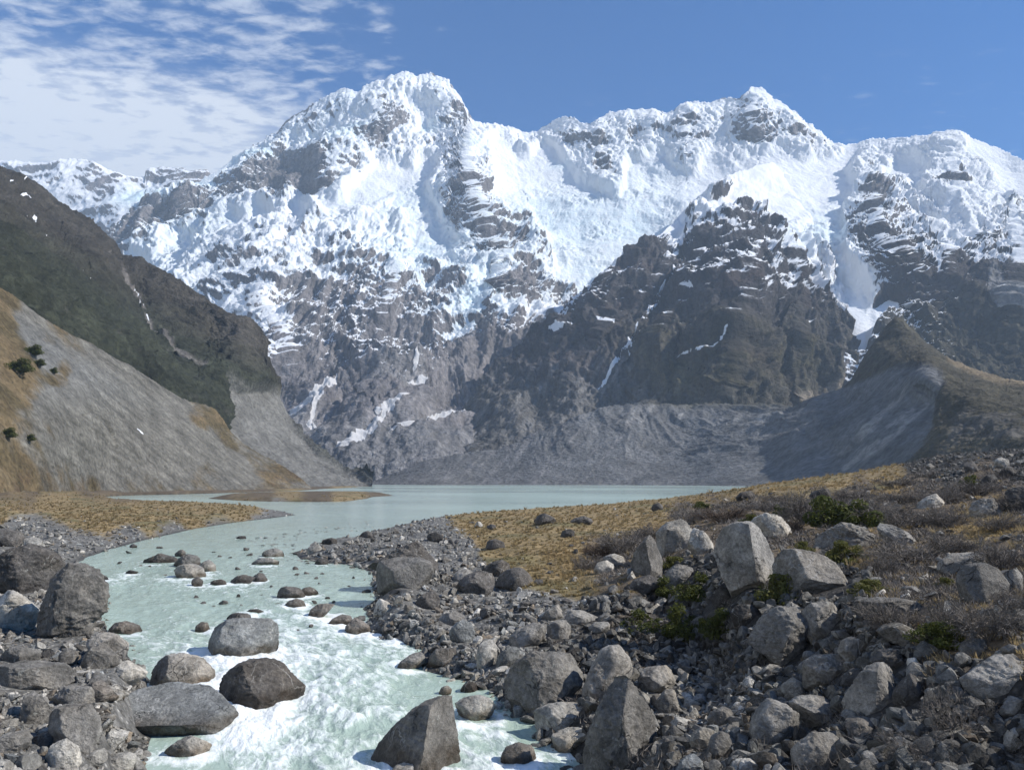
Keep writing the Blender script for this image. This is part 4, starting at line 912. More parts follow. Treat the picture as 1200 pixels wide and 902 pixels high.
def rock_material(name, tint=(0.195, 0.184, 0.164), vein=0.5, wetline=True, warm=0.28, use_attr=False):
    n = NT(name)
    p = n.pos()
    a = n.noise(p, 1.1, 6, 0.6); b = n.noise(p, 6.0, 6, 0.65); c = n.noise(p, 0.35, 3, 0.5); e = n.noise(p, 22.0, 4, 0.7)
    if use_attr:
        base = n.attr('tint', True)
    else:
        rr = n.rand()
        base = n.mix(1.0, tint, n.gray(n.step(rr, 0.0, 1.0, 0.72, 1.30)), 'MULTIPLY')
    base = n.mix(n.math('MULTIPLY', n.step(c, 0.42, 0.66), warm), base, n.mix(1.0, base, (1.15, 0.98, 0.74), 'MULTIPLY'))
    k = n.math('MULTIPLY', n.step(a, 0.28, 0.74, 0.60, 1.40), n.step(b, 0.25, 0.78, 0.62, 1.40))
    k = n.math('MULTIPLY', k, n.step(e, 0.3, 0.72, 0.82, 1.2))
    col = n.mix(1.0, base, n.gray(k), 'MULTIPLY')
    lich = n.math('MULTIPLY', n.step(n.noise(p, 3.3, 5, 0.7), 0.60, 0.68), 0.55)
    col = n.mix(lich, col, (0.33, 0.33, 0.29))
    dk = n.math('MULTIPLY', n.step(n.noise(p, 2.1, 6, 0.75), 0.60, 0.70), 0.6)
    col = n.mix(dk, col, (0.06, 0.056, 0.05))
    w = n.noise(p, 0.9, 3, 0.5, color=True)
    wp = n.t.nodes.new('ShaderNodeVectorMath'); wp.operation = 'MULTIPLY_ADD'
    n.put(w, wp.inputs[0]); wp.inputs[1].default_value = (1.4, 1.4, 1.4); n.put(n.map(p, (1.0, 1.0, 0.55), (0.5, 0.4, 0.2)), wp.inputs[2])
    ve = n.voro(wp.outputs[0], 0.85, 'DISTANCE_TO_EDGE')
    col = n.mix(n.math('MULTIPLY', n.math('MULTIPLY', n.step(ve, 0.016, 0.004), n.step(c, 0.5, 0.62)), vein), col, (0.42, 0.41, 0.38))
    cr = n.voro(n.map(wp.outputs[0], (0.8, 1.3, 1.7), (0.3, 0.7, 0.1)), 0.7, 'DISTANCE_TO_EDGE')
    crk = n.math('MULTIPLY', n.step(cr, 0.020, 0.002), n.step(n.noise(p, 0.6, 2, 0.5), 0.54, 0.62))
    col = n.mix(n.math('MULTIPLY', crk, 0.6), col, (0.035, 0.033, 0.03))
    if wetline:
        wet = n.attr('wet')
        col = n.mix(wet, col, n.mix(1.0, col, (0.36, 0.30, 0.24), 'MULTIPLY'))
        n.put(n.step(wet, 0, 1, 0.85, 0.35), n.b.inputs['Roughness'])
    n.put(col, n.b.inputs['Base Color'])
    h = n.math('ADD', n.math('MULTIPLY', a, 0.5), n.math('ADD', n.math('MULTIPLY', b, 0.36), n.math('MULTIPLY', e, 0.12)))
    h = n.math('SUBTRACT', h, n.math('MULTIPLY', crk, 0.25))
    n.put(n.bump(h, 1.0, 0.30), n.b.inputs['Normal'])
    return n.m
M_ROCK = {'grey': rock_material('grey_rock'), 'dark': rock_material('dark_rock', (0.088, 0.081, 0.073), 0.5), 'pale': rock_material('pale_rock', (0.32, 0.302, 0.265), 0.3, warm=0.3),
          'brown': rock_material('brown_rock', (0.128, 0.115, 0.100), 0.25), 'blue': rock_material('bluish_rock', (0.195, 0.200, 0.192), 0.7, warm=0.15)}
M_STONE = rock_material('stone', use_attr=True, wetline=False)

def poly_radius(poly, th):
    """distance from the origin to an outline along each angle"""
    best = np.zeros_like(th)
    c, s = np.cos(th), np.sin(th)
    for i in range(len(poly)):
        x0, y0 = poly[i]; x1, y1 = poly[(i + 1) % len(poly)]
        ex, ey = x1 - x0, y1 - y0
        den = c * ey - s * ex
        den = np.where(np.abs(den) < 1e-9, 1e-9, den)
        t = (x0 * ey - y0 * ex) / den
        u = (x0 * s - y0 * c) / den
        best = np.where((u >= -1e-6) & (u <= 1 + 1e-6) & (t > best), t, best)
    return best
OCC = []       # photo boxes already taken by a boulder
ROCKS = []     # what stands where, for naming the smaller ones
def boulder(label, poly, tone='grey', depth=0.85, seed=None, cuts=None, rough=0.055, group=None, base=None, sink=0.22, faces=()):
    """one boulder: true outline as seen from the bridge, its own distance, size and thickness"""
    poly = [(float(a), float(b)) for a, b in poly]
    xs = [q[0] for q in poly]; ys = [q[1] for q in poly]
    x0, x1, y0, y1 = min(xs), max(xs), min(ys), max(ys)
    seed = seed if seed is not None else int(abs(x0 * 7 + y0 * 13)) % 9973
    r = np.random.RandomState(seed)
    cx, cy = (x0 + x1) / 2, (y0 + y1) / 2
    bx, by, bz = hit(cx, (base if base else y1 - 0.10 * (y1 - y0)))
    wid = (x1 - x0) * by / FPX
    hgt = (y1 - y0) * by / FPX
    T = depth * max(min(wid, 2.2 * hgt), 0.6 * wid) / 2
    yc = by + T * 0.55
    s = yc / FPX
    az = math.atan2(bx, by)
    # outline in metres about its centre; the lowest stretch is carried down into the ground
    pl = []
    for a, b in poly:
        u_ = (a - cx) * s; v_ = (cy - b) * s
        if b > y1 - 0.18 * (y1 - y0): v_ -= sink * hgt
        pl.append((u_, v_))
    sub = 6 if (x1 - x0) > 70 else 5 if (x1 - x0) > 26 else 4
    v, f = ICO[sub]
    a, b, c = v[:, 0], v[:, 1], v[:, 2]
    th = np.arctan2(c, a)
    tab = np.linspace(-np.pi, np.pi, 721)
    Rt = poly_radius(pl, tab)
    Rt = np.where(Rt > 0, Rt, np.median(Rt))
    Rv = np.interp(th, tab, Rt)
    rho = np.sqrt(a * a + c * c) ** 0.62
    q = np.stack([np.cos(th) * rho * Rv, np.sign(b) * np.abs(b) ** 0.85 * T, np.sin(th) * rho * Rv], -1)
    H = max(hgt, 0.5 * wid) / 2
    planes = []
    nc = cuts if cuts is not None else 22
    for fx, fy, fz, fo in faces:
        d = np.array((fx, fy, fz), float); d /= np.linalg.norm(d)
        planes.append((d, (q @ d).max() * fo))
    for i in range(nc):
        tilt = r.uniform(0.15, 1.15); ang = r.uniform(0, 2 * np.pi)
        sgn = -1 if i < nc * 0.75 else 1
        d = np.array([math.sin(tilt) * math.cos(ang), sgn * math.cos(tilt), math.sin(tilt) * math.sin(ang)])
        sup = (q @ d).max()
        planes.append((d, sup * r.uniform(0.52, 0.84)))
    q = cut(q, planes, 0.15)
    nn = q / (np.linalg.norm(q, axis=1)[:, None] + 1e-6)
    size = (wid + hgt) / 2
    big = fbm(q, size * 0.45, 4, 0.55, seed % 37) * rough * size
    ledge = fbm(q * np.array((1, 1, 2.2)), size * 0.16, 3, 0.6, seed % 41, True) * rough * 0.65 * size
    fine = fbm(q, 0.12 + size * 0.03, 3, 0.6, seed % 43) * 0.012 * size
    q = q + nn * (big + ledge + fine)[:, None]
    zc = CAMZ + (ray(cx, cy)[1]) * yc
    xc = float(ray(cx, cy)[0]) * yc
    wz = q[:, 2] + zc
    zw = float(zwater(np.array(by)))
    inriver = float(shore(np.array([bx]), np.array([by]))[0]) < 0.4
    wet = (1 - sstep(wz - zw, 0.08 + 0.14 * hgt, 0.20 + 0.30 * hgt)) if inriver else np.zeros(len(q))
    wet = np.clip(wet * (0.8 + 0.8 * fbm(q, 0.5, 3, seed=3)), 0, 1)
    me = mesh_from('boulder', q, f, M_ROCK[tone], True, {'wet': wet})
    o = link('boulder', me, label, 'boulder', group)
    o.location = (xc, yc, zc)
    o.rotation_euler = (0, 0, -az * 0.0)
    OCC.append((x0, x1, y0, y1))
    ROCKS.append((cx, cy, x1 - x0, (xc, yc), label))
    return o
# ------------------------------------------------------------------ the boulders one can point at
B = boulder
# west bank
B('huge rough dark boulder with peaked top at the bend of the west bank', [(-16,662),(8,652),(20,644),(28,641),(44,646),(57,655),(64,664),(66,680),(62,697),(33,702),(10,696),(-16,694)], 'dark', 0.9, rough=0.07)
B('huge cracked grey boulder rising straight from the river, beside the peaked dark one', [(50,690),(57,673),(67,662),(80,663),(90,666),(104,672),(115,686),(120,700),(117,718),(106,726),(100,746),(84,757),(60,757),(44,748),(41,722),(46,705)], 'grey', 0.9, rough=0.07, faces=[(0.5,-0.85,0.2,0.55),(-0.7,-0.7,0.15,0.5)])
B('pale streaked boulder wedged against the foot of the huge dark one', [(-14,696),(10,693),(25,695),(40,700),(50,705),(44,722),(42,742),(10,744),(-14,740)], 'pale', 0.8, rough=0.06)
B('rounded pale block above the gravel, behind the peaked dark boulder', [(-6,622),(8,620),(22,625),(28,636),(14,642),(-6,640)], 'dark', 0.9)
B('slanting pale slab on gravel just behind the peaked dark boulder', [(24,634),(36,630),(52,634),(57,645),(48,650),(34,645)], 'pale', 0.7)
B('low flat grey slab lying among the stones of the west bank', [(-12,784),(20,778),(66,780),(82,788),(80,800),(40,810),(-12,812)], 'grey', 0.9, rough=0.04)
B('angular grey block under the slab at the edge of the white water', [(92,767),(100,760),(117,757),(135,768),(138,778),(124,786),(98,782)], 'grey', 0.9)
B('flat topped block overhanging the white water on the west bank', [(98,747),(112,742),(133,745),(150,758),(152,768),(140,775),(122,764),(104,758)], 'grey', 0.8)
B('split pale block with a straight edge near the rounded grey river boulder', [(126,794),(134,784),(144,776),(158,782),(170,788),(166,798),(148,803),(130,800)], 'pale', 0.8)
B('squarish rough block on the west bank, second below the flat slab', [(19,830),(24,818),(34,812),(52,815),(58,828),(56,843),(40,853),(24,846)], 'grey', 0.9)
B('big smooth leaning block low on the west bank', [(55,850),(60,836),(70,829),(96,830),(108,842),(115,858),(114,875),(94,881),(76,872)], 'grey', 0.9)
B('long brown weathered wedge beside the big leaning block', [(30,871),(44,862),(66,854),(78,859),(76,868),(64,877),(38,877)], 'brown', 0.7)
B('white faced small block beneath the end of the long flat slab', [(119,873),(124,860),(131,852),(147,854),(149,864),(146,874),(132,884),(122,880)], 'pale', 0.9)
B('pale round stone with a white vein at the lower edge of the west bank', [(122,900),(132,886),(146,885),(160,892),(163,900),(154,910),(130,910)], 'pale', 0.9)
B('cream coloured block in the lowest corner of the west bank', [(56,885),(62,873),(74,868),(86,878),(92,895),(80,906),(60,902)], 'pale', 0.9)
B('elongated cream stone lying across the lowest west bank', [(90,890),(100,883),(117,879),(126,884),(122,892),(108,898),(94,896)], 'pale', 0.8)
B('wide rough block cut off by the photo edge, low on the west bank', [(-14,872),(0,864),(26,858),(33,866),(30,876),(8,882),(-14,884)], 'grey', 0.9)
B('tilted flat plate on the west bank between slab and leaning block', [(60,820),(78,805),(104,806),(112,818),(104,830),(80,828)], 'grey', 0.7)
B('mottled block on the west bank under the cracked grey boulder', [(0,768),(14,758),(36,760),(44,770),(36,780),(8,780)], 'grey', 0.8)
B('small grey block touching the foot of the cracked grey boulder', [(66,768),(76,761),(88,764),(90,776),(78,782),(68,778)], 'grey', 0.9)
B('upright stone at the outer edge of the west bank beside the split block', [(100,804),(114,798),(128,803),(134,815),(124,826),(108,822)], 'brown', 0.8)
# river
B('big pale grey boulder with white veins standing in the rapids', [(238,754),(244,744),(254,735),(266,728),(290,727),(316,728),(323,735),(322,750),(323,760),(318,770),(306,774),(278,778),(254,773),(240,766)], 'blue', 0.85, rough=0.035, faces=[(0.25,-0.85,0.45,0.5),(-0.8,-0.5,0.2,0.6)])
B('dark wet cracked boulder in the rapids just below the pale veined one', [(252,810),(257,799),(268,789),(284,780),(300,776),(316,778),(328,786),(338,796),(350,808),(347,820),(336,830),(308,836),(284,835),(258,824)], 'dark', 0.9, rough=0.06, faces=[(-0.6,-0.7,0.2,0.5),(0.5,-0.6,0.6,0.5)])
B('rounded grey boulder at the water edge behind the long flat slab', [(172,800),(176,788),(184,778),(198,770),(214,769),(230,776),(245,790),(246,803),(240,814),(188,814),(173,808)], 'grey', 0.9, faces=[(0.5,-0.8,0.3,0.6),(-0.7,-0.6,0.4,0.55)])
B('long flat slab with a crack, overhanging the river like a ship bow', [(131,832),(138,822),(152,814),(180,806),(214,809),(248,814),(278,815),(284,821),(279,832),(267,846),(254,859),(240,868),(214,865),(186,871),(158,872),(146,860),(133,846)], 'blue', 0.75, rough=0.03, faces=[(0.03,-0.42,0.90,0.22),(0.05,-0.85,-0.52,0.45)])
B('small pale triangular rock in the calm water under the flat slab', [(194,880),(200,874),(208,869),(230,862),(241,866),(245,874),(241,883),(218,890),(198,887)], 'pale', 0.8)
B('brown wet rock just off the west bank by the rapids', [(126,737),(131,731),(146,729),(160,734),(164,741),(150,745),(130,743)], 'brown', 0.8)
B('small rounded rock just upstream of the pale veined boulder', [(229,734),(235,729),(242,730),(248,736),(243,741),(231,741)], 'brown', 0.9)
B('dark rock awash right behind the top of the pale veined boulder', [(262,724),(272,719),(288,719),(298,724),(290,729),(266,730)], 'dark', 0.8)
B('low dark rock awash midway between the two groups of river rocks', [(285,717),(292,714),(302,714),(311,718),(300,720),(288,720)], 'dark', 0.8)
B('dome shaped pale rock in the middle river cluster', [(200,676),(204,668),(213,662),(224,661),(236,667),(240,675),(228,680),(208,680)], 'grey', 0.8)
B('higher grey rock at the back of the middle river cluster', [(203,662),(210,654),(218,650),(230,652),(237,659),(228,665),(208,666)], 'grey', 0.8)
B('squat pale rock at the shrub bank end of the middle river cluster', [(230,667),(236,660),(244,656),(254,664),(256,669),(244,672),(232,671)], 'pale', 0.8)
B('long flat dark rock forming the tail of the middle river cluster', [(163,658),(174,654),(187,649),(206,654),(208,659),(186,661),(168,661)], 'dark', 0.7)
B('small dark peak behind the middle river cluster', [(205,649),(209,645),(214,644),(219,650),(214,653),(207,652)], 'dark', 0.8)
B('little upright stone beside the dome shaped pale river rock', [(224,684),(226,678),(231,676),(237,681),(236,688),(227,689)], 'brown', 0.9)
B('low brown rock awash downstream of the squat pale river rock', [(243,683),(248,680),(258,679),(269,683),(262,686),(248,687)], 'brown', 0.8)
B('dark double rock in midstream with a flat top', [(269,679),(276,675),(286,674),(298,677),(299,683),(284,685),(271,683)], 'dark', 0.8)
B('dark pointed rock touching the flat topped midstream rock', [(295,677),(300,671),(306,671),(314,677),(314,682),(304,683),(297,682)], 'dark', 0.8)
B('largest dark rock of the wet group by the shrub bank', [(323,694),(329,689),(338,687),(350,690),(357,698),(350,703),(334,703),(325,699)], 'dark', 0.8)
B('smooth brown rock close behind the largest of the wet group', [(351,693),(356,689),(362,688),(369,691),(374,697),(366,699),(354,697)], 'brown', 0.8)
B('low brown rock at the front of the wet group by the shrub bank', [(333,709),(338,704),(346,702),(354,704),(358,710),(350,714),(337,714)], 'brown', 0.8)
B('tall brown rock in the rapids nearer the shrub bank', [(360,722),(364,714),(372,709),(384,708),(391,709),(386,714),(380,721),(372,726),(362,726)], 'brown', 0.8)
B('round brown rock awash beside the tall brown rapids rock', [(384,731),(390,725),(400,721),(410,722),(414,728),(406,733),(390,734)], 'brown', 0.8)
B('pyramid shaped rock with a red brown side at the edge of the rapids', [(400,743),(406,733),(415,725),(424,729),(431,734),(436,742),(424,745),(406,745)], 'brown', 0.85)
B('tiny dark rock alone in the smooth upper river', [(276,630),(280,628),(287,628),(289,631),(283,632),(278,632)], 'dark', 0.8)
B('tiny dark rock near the gravel beach of the grassy point', [(151,640),(155,637),(160,639),(160,642),(153,643)], 'dark', 0.8)
B('little dark rock awash below the gravel beach', [(146,671),(152,668),(162,670),(160,673),(149,673)], 'dark', 0.8)
B('flat dark rock leaning out of the river by the cracked grey boulder', [(104,678),(112,673),(122,675),(130,679),(124,682),(108,682)], 'dark', 0.7)
B('rusty flat rock at the upper end of the shrub bank bar', [(304,650),(312,645),(322,643),(332,646),(334,651),(322,654),(308,654)], 'grey', 0.8)
B('flat grey rock awash in front of the upper bar', [(292,658),(300,654),(316,654),(330,656),(332,660),(316,663),(298,662)], 'grey', 0.7)
B('dark boulder at the upstream tip of the shrub bank bar', [(376,637),(380,632),(388,630),(397,633),(396,637),(386,639)], 'dark', 0.8)
B('pale hump beside the dark boulder at the tip of the bar', [(358,645),(364,640),(372,638),(378,643),(374,648),(362,649)], 'pale', 0.8)
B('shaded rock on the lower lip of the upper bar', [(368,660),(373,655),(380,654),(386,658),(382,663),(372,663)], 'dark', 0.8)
B('huge tilted boulder in the lower river with a shaded flank', [(437,889),(443,876),(454,862),(467,851),(480,840),(494,830),(511,823),(522,823),(535,825),(547,835),(546,855),(541,880),(528,905),(500,915),(467,912),(440,900)], 'grey', 0.85, rough=0.035, faces=[(-0.62,-0.66,0.42,0.40),(0.80,-0.55,0.2,0.42)])
B('pale streaked rock behind the huge tilted boulder', [(531,826),(540,821),(552,818),(580,817),(580,826),(576,835),(566,842),(548,847),(538,836)], 'pale', 0.8)
B('pale rounded top just showing below the huge tilted boulder', [(455,905),(466,898),(482,896),(496,901),(500,910),(460,914)], 'pale', 0.8)
B('brown wet rock in the narrow side channel', [(588,887),(594,878),(607,873),(622,876),(629,884),(628,893),(608,900),(590,897)], 'brown', 0.85)
B('small dark rock where the side channel leaves the rapids', [(540,808),(544,802),(551,797),(558,801),(561,808),(556,813),(542,813)], 'dark', 0.9)
B('little rounded rock awash beside the dark one at the channel mouth', [(513,813),(517,806),(524,803),(529,808),(527,814),(516,815)], 'grey', 0.9)
B('striped slab tilting into the rapids from the stony shore', [(462,783),(470,775),(483,767),(498,763),(502,768),(494,779),(478,786),(466,787)], 'grey', 0.7)
# east bank, lower
B('large broad boulder with rounded top beside the side channel', [(594,800),(598,789),(606,780),(627,770),(648,770),(668,772),(686,778),(685,790),(678,802),(666,813),(648,825),(628,840),(607,835),(597,820)], 'grey', 0.9, rough=0.05, faces=[(-0.5,-0.8,0.1,0.6),(0.4,-0.8,0.45,0.55)])
B('upright leaning boulder with a rounded head behind the tall pointed one', [(683,810),(688,798),(694,785),(706,765),(716,760),(725,761),(737,773),(740,788),(726,810),(712,822),(692,826)], 'grey', 0.9)
B('tall pointed boulder standing lowest beside the side channel', [(680,900),(684,886),(692,865),(702,843),(717,812),(726,799),(734,795),(750,805),(763,829),(768,846),(763,876),(758,900),(742,915),(700,915)], 'grey', 0.85, rough=0.05, faces=[(-0.7,-0.7,0.25,0.5),(0.6,-0.75,0.3,0.5)])
B('pale flat block lying between the broad boulder and the tall pointed one', [(627,835),(640,829),(660,827),(687,828),(693,836),(692,846),(668,854),(641,860),(630,853)], 'pale', 0.8)
B('pale block with a dark foot just below the pale flat one', [(645,860),(660,856),(687,855),(688,866),(682,876),(668,884),(652,878)], 'pale', 0.8)
B('round topped stone beside the upright leaning boulder', [(746,795),(752,785),(766,779),(780,781),(793,789),(790,798),(776,810),(758,816)], 'grey', 0.9)
B('split block with a bright square face beyond the tall pointed boulder', [(767,828),(772,818),(781,809),(795,811),(797,822),(790,834),(776,838)], 'grey', 0.9)
B('upright pale stone at the stony shore beside the broad boulder', [(560,780),(559,766),(562,755),(572,747),(582,754),(581,770),(572,785)], 'pale', 0.8)
B('bluish leaning stone next to the upright pale shore stone', [(580,776),(588,765),(598,757),(608,760),(608,774),(590,784)], 'blue', 0.8)
B('dark wedge on the stony shore beside the striped slab', [(499,780),(504,770),(511,762),(524,761),(534,760),(532,771),(508,783)], 'dark', 0.8)
B('rounded bluish boulder half way up the stony shore', [(526,743),(530,735),(542,727),(552,731),(556,742),(550,752),(533,756)], 'blue', 0.9)
B('pale pointed stone at the head of the stony shore below the split block', [(437,717),(440,708),(444,702),(454,706),(463,716),(452,722),(440,721)], 'pale', 0.85)
B('pale oval boulder above the rounded bluish one', [(514,726),(520,720),(532,717),(544,722),(543,731),(526,735),(516,732)], 'grey', 0.85)
B('shaded wedge with a bright tip on the upper stony shore', [(485,709),(494,698),(506,692),(515,702),(514,714),(498,716)], 'dark', 0.85)
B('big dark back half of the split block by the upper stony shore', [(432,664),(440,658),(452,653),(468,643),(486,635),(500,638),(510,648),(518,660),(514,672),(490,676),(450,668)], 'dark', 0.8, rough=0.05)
B('big cube like front half of the split block by the upper stony shore', [(438,664),(446,657),(462,655),(490,655),(503,659),(507,670),(503,682),(480,689),(458,692),(442,688)], 'grey', 0.8, rough=0.035, cuts=6, faces=[(-0.8,-0.6,0.05,0.55),(0.3,-0.95,0.1,0.6)])
B('dark block beside the path of the shore, two metres from the split block', [(534,690),(538,682),(546,676),(562,670),(576,673),(579,683),(576,692),(562,697),(538,698)], 'dark', 0.9)
B('broad dark boulder below the tussock grass', [(580,684),(586,674),(598,668),(608,666),(618,671),(624,680),(620,690),(602,694),(584,692)], 'dark', 0.9)
B('dark sloping boulder leaning behind the broad dark one', [(563,669),(574,661),(588,656),(600,664),(600,674),(582,677),(568,675)], 'dark', 0.8)
B('grey rock between the split block and the dark sloping boulder', [(530,675),(538,668),(548,667),(556,673),(552,682),(536,683)], 'grey', 0.9)
B('low grey boulder at the edge of the shaded hollow', [(597,748),(606,739),(626,731),(641,735),(640,748),(632,757),(608,760)], 'grey', 0.9)
B('bright edged stone standing out of the shade below the tussock grass', [(635,724),(640,716),(654,709),(661,716),(660,724),(646,729)], 'grey', 0.85)
B('grey boulder just inside the shade beside the low grey one', [(641,734),(650,728),(663,727),(669,737),(668,748),(650,751),(643,744)], 'grey', 0.9)
B('flat shaded slab in the hollow beneath the angular crag', [(658,722),(668,715),(686,717),(702,724),(698,732),(676,732),(662,730)], 'grey', 0.7)
B('bright capped stone on the floor of the shaded hollow', [(689,736),(698,730),(712,729),(717,736),(710,743),(694,743)], 'pale', 0.8)
B('twin pale stones below the grass at the top of the hollow, upper one', [(704,660),(708,653),(720,649),(732,653),(733,660),(722,664),(708,664)], 'pale', 0.8)
B('twin pale stones below the grass at the top of the hollow, lower one', [(696,668),(700,660),(712,657),(720,662),(718,671),(702,674)], 'pale', 0.8)
B('angular crag with a bright face and a shaded face above the hollow', [(737,672),(740,660),(748,643),(762,628),(772,636),(779,648),(777,664),(768,678),(752,680),(742,678)], 'grey', 0.9, rough=0.035, cuts=8, faces=[(-0.85,-0.52,0.1,0.35),(0.75,-0.62,0.25,0.4)])
B('long pale sunlit rock behind the angular crag', [(760,640),(768,626),(784,614),(798,609),(806,612),(820,628),(815,645),(798,652),(776,650)], 'pale', 0.8)
B('pale cracked rock joined to the long sunlit one', [(806,640),(812,624),(818,616),(828,625),(836,636),(832,648),(820,653),(810,650)], 'pale', 0.8)
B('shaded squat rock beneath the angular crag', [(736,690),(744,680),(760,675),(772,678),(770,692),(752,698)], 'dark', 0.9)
B('leaning shaded rock with a bright tip between the crag and the tall boulder', [(776,684),(784,670),(796,660),(808,658),(812,668),(800,680),(784,690)], 'grey', 0.9)
B('tall split faced boulder, one side dark and one side bright, above the hollow', [(839,650),(843,636),(852,620),(866,614),(880,613),(892,618),(903,630),(913,643),(916,657),(904,670),(890,680),(882,699),(864,694),(848,672)], 'grey', 0.9, seed=11, rough=0.03, cuts=5, faces=[(-0.80,-0.60,0.0,0.42),(0.80,-0.58,0.25,0.42)])
B('pale sloping boulder right behind the tall split faced one', [(881,614),(886,607),(897,602),(908,602),(918,608),(928,618),(926,628),(912,634),(894,630)], 'pale', 0.8)
B('massive slanting slab beside the tall split faced boulder', [(911,664),(916,654),(924,646),(938,645),(956,649),(970,654),(988,667),(1004,690),(1002,701),(974,699),(944,691),(914,694)], 'grey', 0.8, rough=0.035, faces=[(0.15,-0.75,0.65,0.4),(-0.85,-0.5,0.1,0.6)])
B('large rugged boulder with a bright shoulder at the foot of the slanting slab', [(881,754),(888,738),(898,724),(913,714),(935,716),(948,728),(952,746),(948,766),(938,778),(922,787),(902,770)], 'grey', 0.9, rough=0.06)
B('ribbed boulder wedged between the rugged one and the slanting slab', [(938,722),(946,708),(960,700),(974,703),(984,718),(982,738),(966,754),(950,748)], 'grey', 0.85, rough=0.06)
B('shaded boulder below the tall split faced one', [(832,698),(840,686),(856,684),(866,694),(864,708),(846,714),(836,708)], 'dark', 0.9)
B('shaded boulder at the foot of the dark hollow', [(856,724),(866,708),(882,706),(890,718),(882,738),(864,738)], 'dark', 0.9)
B('bright shouldered rock among rubble near the rugged boulder', [(940,786),(948,776),(960,771),(982,769),(995,774),(992,786),(976,796),(966,807),(946,802)], 'grey', 0.9)
B('big sunlit boulder with a slanting bright face low on the east bank', [(986,816),(992,806),(1003,796),(1018,787),(1030,781),(1046,779),(1058,790),(1060,800),(1050,809),(1044,814),(1036,835),(1020,842),(1000,836)], 'grey', 0.9, seed=21, rough=0.03, cuts=8, faces=[(-0.85,-0.45,0.25,0.35),(0.72,-0.62,0.35,0.42)])
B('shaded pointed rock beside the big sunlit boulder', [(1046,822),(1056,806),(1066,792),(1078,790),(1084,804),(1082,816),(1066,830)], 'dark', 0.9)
B('broad lichen spotted boulder below the bright shouldered rock', [(929,826),(938,820),(954,818),(976,822),(988,832),(986,845),(974,856),(952,850)], 'grey', 0.9, rough=0.06)
B('blocky boulder in shade with a sunlit top edge, lower east bank', [(882,856),(886,844),(894,832),(904,823),(920,828),(932,836),(934,852),(928,868),(908,878),(888,880)], 'grey', 0.9, seed=33, cuts=8)
B('lowest big boulder of the east bank beneath the lichen spotted one', [(931,880),(934,870),(942,861),(966,857),(978,862),(986,872),(986,890),(980,910),(932,910)], 'grey', 0.9)
B('long dark boulder below the big sunlit one', [(986,852),(996,846),(1012,843),(1030,845),(1031,856),(1012,864),(992,865)], 'dark', 0.9)
B('rounded pale stone between lichen spotted and bright shouldered rocks', [(914,812),(920,804),(932,796),(944,804),(951,813),(944,821),(922,822)], 'pale', 0.9)
B('dark stone between the bright shouldered rock and the sunlit boulder', [(986,802),(992,792),(1003,784),(1012,786),(1010,796),(996,806)], 'dark', 0.9)
B('broad mossy slab at the border of the photo, east bank', [(1124,803),(1130,792),(1140,781),(1168,774),(1206,767),(1216,790),(1206,806),(1184,813),(1136,823)], 'grey', 0.8, rough=0.05)
B('small round boulder beneath the grey shrubs, above the mossy slab', [(1127,763),(1132,754),(1142,749),(1155,750),(1158,760),(1154,768),(1134,771)], 'grey', 0.9)
B('flat wide rock with a shrub growing on it', [(995,711),(1008,705),(1034,702),(1072,705),(1088,716),(1084,726),(1054,728),(1010,722)], 'grey', 0.8)
B('slanted grey rock below the flat one with the shrub', [(1032,741),(1042,734),(1056,732),(1074,740),(1088,749),(1078,758),(1046,752)], 'grey', 0.8)
B('rounded boulder among rubble above the big sunlit one', [(984,764),(990,752),(1000,746),(1014,752),(1014,768),(1000,778)], 'grey', 0.9)
B('dark hunched boulder between rubble and the mossy slab', [(1022,776),(1034,764),(1052,762),(1066,772),(1064,786),(1040,790)], 'dark', 0.9)
B('tall oval stone on the rubble fan below the dark hollow', [(828,878),(834,866),(844,859),(860,862),(860,874),(850,890),(832,890)], 'grey', 0.9)
B('pale oval stone beside the tall one on the rubble fan', [(809,870),(814,860),(822,854),(837,857),(838,866),(832,876),(815,880)], 'pale', 0.9)
B('bright angled stone at the lowest rim of the rubble fan', [(853,902),(860,894),(876,889),(892,898),(892,910),(858,912)], 'pale', 0.9)
B('white topped stone just beyond the tall pointed boulder', [(793,904),(800,892),(814,885),(826,896),(826,910),(798,912)], 'blue', 0.9)
B('lone rounded stone in the middle of the rubble fan', [(830,843),(838,834),(850,829),(861,835),(858,846),(838,851)], 'grey', 0.9)
B('pale rock at the photo border below the mossy slab', [(1168,832),(1176,822),(1190,818),(1206,822),(1206,838),(1180,840)], 'grey', 0.9)
B('pale flat rock lower at the photo border beside the grey shrub', [(1168,870),(1178,858),(1190,853),(1208,858),(1208,880),(1182,884)], 'pale', 0.8)
# east bank, upper
B('big smooth block with a flat sunlit front high on the east bank', [(1126,684),(1130,672),(1138,663),(1156,661),(1172,668),(1180,682),(1183,700),(1176,712),(1154,711),(1130,702)], 'grey', 0.85, seed=44, rough=0.025, cuts=6, faces=[(0.2,-0.93,0.3,0.5)])
B('upright companion stone leaning on the big smooth block', [(1177,672),(1182,663),(1192,664),(1200,680),(1198,694),(1186,700),(1179,690)], 'grey', 0.85)
B('flat cap rock lying on top of the big smooth block', [(1100,668),(1106,656),(1120,650),(1146,648),(1162,654),(1166,663),(1136,666),(1112,674)], 'grey', 0.8)
B('jagged outcrop below the large green bush', [(949,641),(956,632),(968,625),(988,615),(1006,620),(1026,630),(1042,638),(1028,646),(1000,643),(970,646)], 'grey', 0.7, rough=0.09)
B('striped outcrop beside the jagged one under the green bush', [(1026,619),(1034,614),(1046,616),(1064,625),(1082,637),(1060,641),(1040,634)], 'grey', 0.7, rough=0.07)
